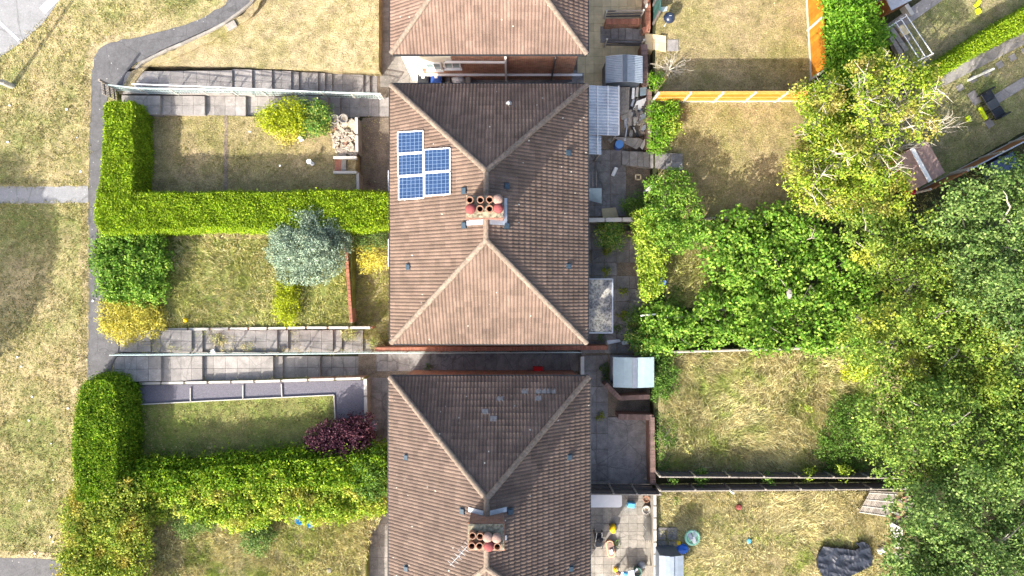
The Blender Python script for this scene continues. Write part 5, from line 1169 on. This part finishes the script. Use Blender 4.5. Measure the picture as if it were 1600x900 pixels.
for i, (x, y) in enumerate(((1535, 153), (1543, 166), (1551, 179))):
    p = P(x, y, ZR); m = MB(); m.box(p + Vector((0, 0, .4)), (.62, .52, .12), R(31)); m.build('seat' if i != 1 else 'table_top', M_black if i != 1 else M_dgrey, root, bevel=.03)
    if i != 1: m = MB(); d = Vector((math.cos(R(121)), math.sin(R(121)), 0)) * (.25 if i == 0 else -.25); m.box(p + d + Vector((0, 0, .6)), (.62, .08, .5), R(31)); m.build('backrest', M_black, root, bevel=.02)
    for sx in (-.25, .25):
        for sy in (-.2, .2): q = Matrix.Rotation(R(31), 3, 'Z') @ Vector((sx, sy, 0)); m = MB(); m.bar(p + q, p + q + Vector((0, 0, .36)), .05, .05); m.build('leg', M_black, root)
M_lime = plain('lime_plastic', (.60, .75, .02), .4, .1, 3)
for (x, y, l, a, lab) in ((1511, 187, .35, 2.0, 'lime green block toy on the diagonal lawn'), (1533, 178, .75, R(-62), 'long lime green bar beside the black furniture'), (1525, 7, .35, 1, 'yellow-green toy near the top edge of the diagonal lawn'), (1526, 19, .3, 2, 'pale green toy at the edge of the hedge shadow')):
    mb = MB(); rrect(mb, P(x, y, ZR), l, .14 if l > .5 else .2, ZR + .05, ZR + .2, .06, a); solo(mb, 'toy', M_lime, lab, 'toy')
solo(bagmesh(P(1419, 299, ZR + .5), .27, .4, 14, 3), 'ball', plain('crimson', (.55, .01, .04), .3, .1, 3), 'crimson ball beside the brown fence under the yellowing tree', 'ball', smooth=True)
mb = MB(); mb.box(P(1401, 283, ZR + .3), (.4, .2, .3), .3); solo(mb, 'box', M_blue, 'small blue box half hidden below the yellowing tree', 'box')
mb = MB(); mb.box(P(584, 665, .3), (.42, .5, .6), 0); solo(mb, 'meter_box', M_sgrey, 'small grey box against the house by the purple bush', 'box', bevel=.02)

# ================================================================== VEGETATION
hedge('hedge', 'tall clipped bright green hedge beside the tarmac bend', [(162, 170), (166, 161), (176, 158), (190, 160), (203, 158), (208, 166), (207, 200), (209, 240), (206, 280), (207, 318), (160, 326), (150, 330), (152, 300), (158, 280), (160, 230), (163, 200)], ZF, 2.8, L_hedge, dens=1500, fuzz=.09, lump=.04)
hedge('hedge', 'long clipped hedge dividing the first two front gardens', [(148, 318), (158, 302), (232, 301), (300, 303), (360, 300), (420, 302), (500, 298), (560, 299), (614, 303), (614, 352), (560, 360), (500, 354), (420, 358), (330, 355), (240, 360), (160, 364), (147, 345)], ZF, 2.8, L_hedge, dens=1500, fuzz=.10, seed=2, lump=.05)
hedge('hedge', 'fat domed deep green hedge beside the lower lawn of litter', [(126, 608), (136, 596), (150, 592), (170, 594), (182, 606), (186, 650), (186, 700), (182, 782), (122, 782), (118, 740), (113, 700), (119, 650)], ZF, 3.0, L_hedge5, L=.14, W=.055, dens=1300, fuzz=.16, seed=3, lump=.05)
hedge('hedge', 'ragged green hedge behind the purple bush running to the lower house', [(180, 738), (250, 732), (300, 734), (350, 726), (400, 724), (440, 716), (500, 716), (560, 708), (602, 710), (604, 752), (560, 760), (430, 758), (300, 764), (182, 770)], ZF, 2.5, L_hedge5, L=.18, W=.09, dens=700, fuzz=.30, seed=4, lump=.10)
K1 = dict(L=.14, W=.085, spacing=.27, per=13, cr=.14)
shrub('bush', 'dense dark green bush below the corner of the clipped hedges', [(160, 372), (190, 358), (240, 362), (258, 385), (252, 440), (240, 470), (175, 465), (158, 420)], ZF, 2.6, L_syc, 17, 16, seed=1, zv=.35, L=.16, W=.09, spacing=.26, per=13, cr=.10, rnd=.45)
shrub('bush', 'golden feathery conifer bush at the edge of the tarmac path', [(164, 480), (190, 466), (240, 480), (252, 500), (240, 516), (190, 528), (166, 510)], ZF, 2.1, L_gold, 16, 15, seed=2, star=True, L=.14, W=.04)
shrub('bush', 'yellow-green laurel with a golden front on the first lawn', [(408, 182), (440, 168), (470, 166), (476, 190), (462, 206), (420, 202)], ZF, 2.1, L_goldg, 14, 13, seed=3)
shrub('bush', 'bright golden mound at the foot of the laurel', [(425, 196), (455, 182), (470, 196), (462, 212), (445, 216)], ZF, 1.7, L_gold, 12, 10, seed=4)
shrub('bush', 'spotted green laurel beside the stone pots', [(474, 164), (498, 162), (508, 180), (504, 202), (484, 206), (470, 190)], ZF, 2.0, L_varieg, 14, 13, seed=5, L=.13)
shrub('conifer', 'large blue-grey spreading conifer between the front gardens', [(432, 360), (455, 335), (490, 328), (532, 330), (536, 380), (528, 415), (500, 432), (460, 434), (432, 412)], ZF, 3.6, L_blue, 17, 15, seed=6, zv=.3, zedge=.9, L=.11, W=.045, star=True, cr=.09, per=15, spacing=.2)
shrub('bush', 'dark purple-leaved bush beside the slate border', [(488, 688), (510, 668), (545, 660), (570, 662), (572, 690), (550, 712), (505, 715)], ZF, 2.5, L_purple, 14, 13, seed=7, L=.14, W=.07, zv=.2)
shrub('bush', 'yellow leaved bush by the middle house front', [(562, 385), (590, 378), (606, 385), (604, 414), (570, 418)], .1, 1.7, L_gold, 11, 11, seed=8, L=.08)
shrub('bush', 'pale sprawling shrub at the end of the long clipped hedge', [(540, 372), (580, 362), (606, 362), (606, 380), (560, 388)], .3, 1.9, L_dark, 12, 12, seed=9, L=.06)
shrub('bush', 'small bright green shrub under the blue-grey conifer', [(436, 446), (460, 444), (464, 480), (460, 502), (436, 500)], ZF, 1.8, L_goldg, 10, 10, seed=10, L=.09)
shrub('bush', 'rusty green overgrown hedge bush at the lower left', [(120, 770), (160, 752), (215, 764), (224, 800), (220, 870), (218, 960), (110, 960), (106, 880), (118, 820)], ZF, 3.2, L_beech, 24, 22, seed=11, zv=.25, **K1)
def shr(*a, **k): return shrub(*a, **k)
shrub('bramble', 'brambles between the fern patch and the vine', [(1030, 470), (1060, 450), (1060, 540), (1000, 545), (985, 500), (1010, 480)], ZR, 1.5, L_priv, 13, 16, seed=80)
shr('bush', 'pale variegated shrub on the front of the ragged hedge', [(262, 790), (300, 778), (330, 790), (326, 818), (290, 826)], ZF, 2.3, L_dark, 14, 13, seed=12)
shr('bush', 'yellowish shrub in the ragged hedge between two pale ones', [(210, 770), (260, 765), (268, 800), (235, 815), (214, 800)], ZF, 2.4, L_beech, 15, 14, seed=13)
shr('bush', 'bright loose shrub spilling from the ragged hedge', [(215, 752), (325, 756), (380, 748), (440, 746), (500, 744), (590, 744), (600, 790), (520, 806), (440, 802), (390, 815), (335, 808), (225, 790)], ZF, 2.5, L_spill, 16, 16, seed=14, zv=.35, L=.16, W=.09, spacing=.26, per=13, cr=.11, rnd=.45)
shr('bush', 'pale dotted shrub hanging over the long grass at the lower front', [(380, 815), (412, 812), (426, 835), (408, 858), (386, 850)], ZF, 2.0, L_dark, 12, 12, seed=15)
shr('bush', 'upright leafy shrub touching the lower house front', [(556, 715), (600, 705), (602, 770), (560, 775)], ZF, 2.8, L_priv, 14, 14, seed=16, L=.15)
# rear: tall hedge, thickets and trees
tree('tall_hedge', 'tall bright green evergreen hedge beside the orange fence at the top', 'hedge', pblobs([(1302, -30), (1345, -30), (1352, 20), (1374, 60), (1372, 110), (1330, 130), (1304, 118)], 4.0, 19, 17, 1.0, .3, 31), ZR, L_lilac, nl=8, L=.20, W=.08, spacing=.26, per=12, cr=.15, seed=31)
tree('understorey', 'dark green undergrowth between the two halves of the yellowing tree', 'shrub', pblobs([(1305, 110), (1360, 110), (1372, 170), (1365, 330), (1300, 330), (1290, 200)], 3.0, 24, 24, .9, .4, 32), ZR, L_priv, nl=6, L=.15, W=.09, spacing=.3, per=11, cr=.18, seed=32)
KL = dict(L=.14, W=.09, spacing=.28, per=14, cr=.13, inner=.35, poke=.20, rnd=.5)
tree('tree', 'yellow-green airy tree with pale bare twigs beside the end of the orange fence', 'tree', pblobs([(1250, 150), (1290, 125), (1312, 160), (1300, 190), (1345, 215), (1350, 300), (1330, 330), (1262, 320), (1240, 290), (1238, 235), (1268, 195)], 6.2, 20, 24, .8, .7, 33), ZR, L_loc, M_pale, nl=15, seed=33, tr=.2, **KL)
tree('tree', 'wide yellowing tree with bare grey branches reaching over the brown shed', 'tree', pblobs([(1322, 105), (1345, 92), (1400, 90), (1450, 110), (1462, 130), (1440, 160), (1472, 170), (1455, 200), (1395, 215), (1385, 260), (1420, 290), (1415, 318), (1360, 330), (1350, 300), (1372, 230), (1350, 180)], 6.6, 17, 24, .8, .8, 34), ZR, L_loc, M_pale, nl=18, seed=34, tr=.2, **KL)
KS = dict(L=.20, W=.13, spacing=.46, per=17, cr=.14, inner=.25, rnd=.45)
tree('sycamore_thicket', 'left lobe of the broad-leaved thicket, beside the ferny patch', 'shrub', pblobs([(1085, 490), (1118, 455), (1140, 415), (1165, 480), (1165, 520), (1100, 528), (1040, 528), (1010, 520), (1020, 490)], 2.6, 26, 27, .8, .45, 35), ZR, L_syc, nl=10, seed=35, **KS)
tree('sycamore_thicket', 'top lobe of the broad-leaved thicket, under the second parched lawn', 'shrub', pblobs([(1105, 362), (1150, 345), (1215, 340), (1280, 350), (1300, 395), (1240, 420), (1160, 425), (1110, 400)], 3.4, 30, 30, .8, .5, 36), ZR, L_syc, nl=10, seed=36, **KS)
tree('sycamore_thicket', 'right lobe of the broad-leaved thicket around the caught white rag', 'shrub', pblobs([(1175, 430), (1240, 420), (1310, 400), (1360, 430), (1375, 480), (1350, 530), (1250, 536), (1175, 530)], 3.6, 32, 31, .8, .5, 37), ZR, L_syc, nl=12, seed=37, **KS)
KB = dict(L=.15, W=.095, spacing=.47, per=24, cr=.15, inner=.2, rnd=.5)
tree('tree', 'olive green tree with yellow sprays at its top, right of the thicket', 'tree', pblobs([(1345, 350), (1400, 330), (1440, 345), (1460, 385), (1500, 420), (1500, 470), (1440, 480), (1390, 450), (1345, 410)], 6.5, 30, 31, .85, .9, 38), ZR, L_ash, nl=14, seed=38, tr=.22, **KB)
tree('tree', 'broad olive green tree in the middle of the right edge wood', 'tree', pblobs([(1350, 500), (1420, 480), (1500, 480), (1560, 510), (1590, 560), (1560, 610), (1470, 620), (1380, 600), (1345, 560)], 7.0, 34, 33, .85, .9, 39), ZR, L_ash, nl=16, seed=39, tr=.25, **KB)
tree('tree', 'blue-green tree crossing the right edge above the olive trees', 'tree', pblobs([(1480, 340), (1500, 305), (1560, 275), (1660, 270), (1680, 420), (1670, 520), (1600, 540), (1540, 500), (1510, 450)], 8.0, 34, 34, .85, .9, 40), ZR, L_dark, nl=16, seed=40, tr=.28, **KB)
tree('tree', 'mid green woodland tree below the broad olive tree', 'tree', pblobs([(1345, 640), (1400, 615), (1500, 620), (1600, 600), (1680, 640), (1660, 720), (1560, 740), (1440, 740), (1390, 720), (1365, 680)], 7.4, 34, 34, .85, 1.0, 41), ZR, L_mid, nl=16, seed=41, tr=.28, **KB)
tree('tree', 'woodland tree filling the bottom right corner', 'tree', pblobs([(1420, 770), (1500, 750), (1680, 740), (1700, 980), (1440, 980), (1400, 900), (1400, 830)], 7.6, 36, 35, .85, 1.1, 42), ZR, L_dark, nl=18, seed=42, tr=.3, **KB)
tree('tree', 'tree on the right edge beyond the blue-green crown', 'tree', pblobs([(1610, 540), (1690, 530), (1700, 620), (1620, 610)], 8, 34, 34, .85, .8, 43), ZR, L_dark, nl=5, seed=43, **KB)
shr('bush', 'small yellow-leaved shrub at the edge of the tall straw grass', [(1322, 560), (1350, 555), (1362, 575), (1345, 586), (1325, 582)], ZR, 3.0, L_goldg, 12, 12, seed=44, L=.13)
shr('bush', 'leafy green shrub with long upright shoots by the rear steps', [(1015, 290), (1040, 270), (1068, 272), (1085, 300), (1096, 335), (1090, 372), (1060, 384), (1030, 378), (1015, 340)], ZR, 3.2, L_syc, 14, 17, seed=45, zv=.4, L=.16, W=.08, spacing=.24)
shr('bush', 'bright yellow-green vine tumbling down the retaining wall', [(998, 336), (1014, 330), (1030, 345), (1036, 400), (1034, 430), (1022, 464), (1008, 462), (1004, 400), (994, 360)], .6, 2.3, L_vine, 10, 11, seed=46, L=.14, W=.09, zedge=0)
shr('bush', 'dark spotted shrub in the corner below the pale topped wall', [(938, 355), (970, 350), (975, 372), (958, 384), (938, 376)], .05, 1.5, L_varieg, 10, 10, seed=47, L=.13)
shr('bush', 'low green shrub left of the clothes post beside the patio', [(980, 318), (1000, 308), (1010, 325), (1000, 338), (982, 338)], .05, 1.3, L_priv, 10, 10, seed=48)
shr('bush', 'nettle patch beside the scrap heap and the second parched lawn', [(1018, 164), (1052, 160), (1058, 172), (1040, 190), (1050, 205), (1036, 222), (1040, 236), (1022, 236)], ZR, 1.7, L_lilac, 10, 12, seed=49, L=.13, zedge=0)
shr('bush', 'bright lime shrub in front of the nettle patch', [(1040, 196), (1056, 190), (1060, 204), (1048, 214), (1038, 208)], ZR, 1.9, L_vine, 9, 9, seed=50, L=.14)
shr('bush', 'pale flowering shrub at the end of the long brick wall', [(985, 528), (1008, 524), (1024, 534), (1020, 556), (1000, 556)], .4, 2.0, L_varieg, 10, 11, seed=51, L=.16)
shr('bush', 'small green clump beside the grey shed at the top', [(1020, 122), (1030, 122), (1030, 136), (1020, 136)], ZR, 1.6, L_lilac, 8, 8, seed=52)
shr('bush', 'green weeds between the blue shed and the tall straw', [(1026, 560), (1048, 552), (1052, 600), (1034, 626), (1026, 610)], ZR, 1.6, L_priv, 11, 12, seed=53)
shr('bush', 'leafy weeds beside the toothed brick wall', [(1026, 640), (1046, 636), (1054, 690), (1040, 736), (1026, 734)], ZR, 1.3, L_priv, 9, 13, seed=54, L=.08)
shr('bush', 'brambles along the right of the tall straw grass', [(1300, 640), (1345, 620), (1365, 680), (1375, 730), (1290, 732), (1270, 700)], ZR, 1.7, L_priv, 14, 20, seed=55)
for i, (x, y, r, l_) in enumerate(((948, 392, 9, 'yellowish fern on the slabs below the spotted shrub'), (948, 425, 8, 'yellowish fern beside the flat roof'), (974, 455, 6, 'narrow fern in the paving joint by the flat roof'), (975, 490, 10, 'fern clump right of the flat roof corner'), (940, 528, 7, 'green weed below the flat roof extension'), (966, 512, 9, 'dark fern between the flat roof and the brick stub'), (944, 575, 9, 'weed clump between the house and the blue shed'), (945, 590, 7, 'smaller weed clump left of the blue shed'), (937, 651, 6, 'yellowish weed in the paving left of the concrete yard'), (962, 848, 7, 'weed growing in the patio joints by the peach bath'), (669, 573, 6, 'tuft of weed in the passage paving'), (1058, 780 - 0, 5, 'weed at the foot of the lower dark fence'))):
    shrub('fern', l_, (x, y, r), .04 if x < 1020 else ZR, .45 if x < 1020 else ZR + .4, L_goldg if i < 4 or i == 8 else L_priv, 5, 6, seed=60 + i, L=.10, W=.04, spacing=.14, per=6, cr=.06)


for (x, y, l_) in ((340, 532, 'dead weed clump on the second landing of the lower steps'), (545, 520, 'tall straw weed at the right end of the lower steps'), (588, 538, 'straw coloured weeds at the corner of the brick wall'), (205, 540, 'dead weeds at the left of the lower steps')):
    m = shrub('weed', l_, (x, y, 12), 1.0 if x < 400 else .3, 1.35 if x < 400 else .9, L_grass, 6, 7, seed=x, L=.16, W=.03, spacing=.15, per=8, cr=.08, star=True)
# dead bush
root = thing('dead_bush', 'bare grey twiggy bush on the shaded edge of the top rear lawn', 'dead bush', P(1045, 108, ZR)); m = MB(); r_ = random.Random(4); p = P(1045, 110, ZR)
for k in range(26):
    a = r_.uniform(0, 6.28); q = p + Vector((math.cos(a) * r_.uniform(.4, 1.1), math.sin(a) * r_.uniform(.3, .8), r_.uniform(.3, .8))); pts = limb(m, p, q, .02, .008, .1, 4, r_)
    for j in range(3): m.tube([pts[2 + j], pts[2 + j] + Vector((r_.uniform(-.3, .3), r_.uniform(-.3, .3), r_.uniform(0, .2)))], [.009, .004], 4)
m.build('branches', M_pale, root)
# diagonal clipped hedge of the upper right garden
hedge('hedge', 'low bright clipped hedge running diagonally beside the rear path', [(1452, 116), (1466, 98), (1540, 50), (1640, -8), (1665, 12), (1600, 45), (1530, 80), (1470, 118)], ZR, 2.3, L_hedge, dens=1100, fuzz=.09, seed=7)
# white rags
for (x, y, z, l_) in ((1233, 459, 4.2, 'pale rag caught in the thicket leaves'), (1341, 499, 5.2, 'small pale rag caught between two trees')): solo(bagmesh(P(x, y, z), .13, .12, 9, x, 1.9), 'rag', M_conc, l_, 'rag')
# tree standing left of the picture, whose shadow lies on the public grass
G_ = P(-70, 415, ZG); zc_ = 8.0; Lc = (zc_ - ZG) / math.tan(R(ELEV)); gx, gy = G_.x + sx_ * Lc, G_.y + sy_ * Lc
bl = [(gx + math.cos(a) * q, gy + math.sin(a) * q * 1.1, zc_ + (.8 if q < 2 else 0), 1.6, 1.5) for q, k in ((0, 1), (1.6, 5), (3.0, 11)) for a in [2 * math.pi * i / k for i in range(k)]]
tree('tree', 'tree standing on the public green just beyond the left edge', 'tree', bl, ZG, L_mid, nl=8, seed=90, tx=(gx, gy), L=.34, W=.24, spacing=.26, per=15, cr=.2)
# grasses
tufts([(1040, 556), (1150, 546), (1330, 545), (1360, 600), (1350, 700), (1300, 735), (1045, 735), (1040, 640)], ZR, 95, .50, L_grass, wd=.03, blades=8, lean=1.2)
tufts([(1028, 770), (1400, 768), (1400, 905), (1028, 905)], ZR, 60, .32, L_grass, wd=.028, blades=7, lean=1.2)
tufts([(1036, 385), (1150, 380), (1150, 470), (1040, 480)], ZR, 60, .45, L_grassg, wd=.03, blades=8)
tufts([(240, 372), (432, 372), (432, 512), (250, 514)], ZF, 50, .30, L_grass, wd=.03, blades=7, lean=1.3)
tufts([(240, 372), (432, 372), (432, 512), (250, 514)], ZF, 30, .30, L_grassg, wd=.03, blades=7, lean=1.2)
tufts([(440, 430), (545, 400), (548, 506), (440, 508)], ZF, 60, .26, L_grassg, wd=.03, blades=7)
tufts([(215, 790), (600, 780), (560, 910), (210, 910)], ZF, 80, .40, L_grass, wd=.03, blades=8, lean=1.3)
tufts([(420, 800), (600, 790), (560, 910), (400, 910)], ZF, 30, .45, L_grassg, wd=.03, blades=7, lean=1.2)
tufts([(560, 405), (612, 405), (612, 536), (556, 536)], .05, 50, .35, L_grassg, wd=.03, blades=7)
for poly, z, dn in (([(-5, 90), (95, 5), (350, -5), (150, 70), (128, 110), (126, 288), (-5, 290)], ZG, 75), ([(-5, 318), (132, 320), (128, 600), (105, 870), (-5, 868)], ZG, 75), ([(210, 105), (400, 5), (590, -5), (590, 112)], ZF, 26), ([(236, 180), (552, 190), (552, 304), (236, 306)], ZF - .02, 22),
                    ([(222, 634), (515, 622), (520, 700), (222, 722)], ZF - .02, 40), ([(1026, 0), (1258, 0), (1262, 144), (1026, 140)], ZR, 24), ([(1040, 162), (1255, 162), (1262, 335), (1080, 335)], ZR, 26), ([(1440, 60), (1600, -40), (1600, 205), (1480, 270), (1440, 210)], ZR, 26)):
    tufts(poly, z, dn, .09, L_short, name='short_grass', wd=.035, blades=6, lean=1.0, spread=.05)
tufts([(566, 184), (610, 184), (610, 305), (564, 305)], .05, 16, .12, L_grass, name='dead_weeds', blades=6)
tufts([(1300, 300), (1600, 240), (1600, 330), (1400, 350)], ZR, 20, .25, L_grassg, name='long_grass')

for poly, z in (([(345, 524), (400, 528), (395, 550), (340, 550)], 1.0), ([(188, 532), (262, 538), (300, 548), (190, 550)], 1.4), ([(448, 514), (462, 514), (470, 548), (452, 548)], .55), ([(540, 514), (560, 514), (562, 532), (536, 532)], .35), ([(556, 500), (606, 500), (606, 540), (580, 544)], .08), ([(300, 518), (335, 520), (330, 526), (300, 524)], 1.2), ([(190, 546), (590, 545), (590, 549), (190, 550)], .9), ([(230, 594), (570, 588), (570, 592), (230, 598)], .9)):
    tufts(poly, z, 60, .16, L_grass, name='step_weeds', wd=.025, blades=7, lean=1.2)

for poly in ([(128, 95), (143, 95), (140, 290), (127, 290)], [(128, 320), (140, 320), (138, 600), (112, 870), (100, 870), (124, 560)], [(-5, 284), (130, 285), (130, 292), (-5, 293)], [(-5, 316), (132, 315), (132, 322), (-5, 322)]):
    tufts(poly, ZG + .01, 120, .10, L_short, name='verge_grass', wd=.03, blades=7, lean=1.4)

# bare twigs standing clear of the yellowing tree are its own limbs; small fallen boughs lie on the shed side
for i, (x, y, l_) in enumerate(((1455, 205, 'spray of bare grey twigs above the corner of the brown shed'), (1395, 235, 'spray of bare grey twigs left of the white shed beam'), (1285, 322, 'bare grey boughs at the edge of the second parched lawn'))):
    p = P(x, y, ZR + 1.0); root = thing('dead_branch', l_, 'dead branches', p); m = MB(); r_ = random.Random(i + 70)
    for k in range(7):
        a = r_.uniform(-.6, 1.4); q = p + Vector((math.cos(a) * r_.uniform(.4, 1.1), math.sin(a) * r_.uniform(.3, .8), r_.uniform(.8, 1.9))); pts = limb(m, p, q, .03, .01, .1, 4, r_)
        for j in range(3): m.tube([pts[2 + j], pts[2 + j] + Vector((r_.uniform(-.1, .5), r_.uniform(-.3, .4), r_.uniform(0, .2)))], [.014, .005], 4)
    m.build('twigs', M_pale, root)

for i, (x, y, r, l_) in enumerate(((1095, 746, 8, 'tuft of green weeds poking between the dark fences, nearest the houses'), (1262, 742, 11, 'bright weeds spilling over the upper dark fence near its middle'), (1318, 738, 12, 'bright weeds spilling over the upper dark fence near the trees'), (1200, 748, 7, 'small weeds in the gap between the two dark fences'), (1048, 752, 7, 'spiky pale weed where the dark fences meet the brick wall'))):
    shrub('bramble', l_, (x, y, r), ZR, ZR + 1.1, L_vine if i in (1, 2) else L_priv, 8, 9, seed=110 + i, L=.13, W=.07)
for i, (x, y, r, l_) in enumerate(((1190, 640, 6, 'green weed clump in the middle of the tall straw grass'), (1160, 590, 7, 'green weed clump near the top of the tall straw grass'), (1075, 700, 9, 'green weed clump at the lower left of the tall straw grass'), (1262, 640, 8, 'bright weed clump near the brambles in the tall straw grass'), (1055, 420, 9, 'olive weed clump in the dry gap behind the bright vine'))):
    shrub('weed', l_, (x, y, r), ZR, ZR + .6, L_vine if i == 3 else L_grassg, 6, 8, seed=130 + i, L=.16, W=.05, spacing=.2, per=8, cr=.1, star=True)
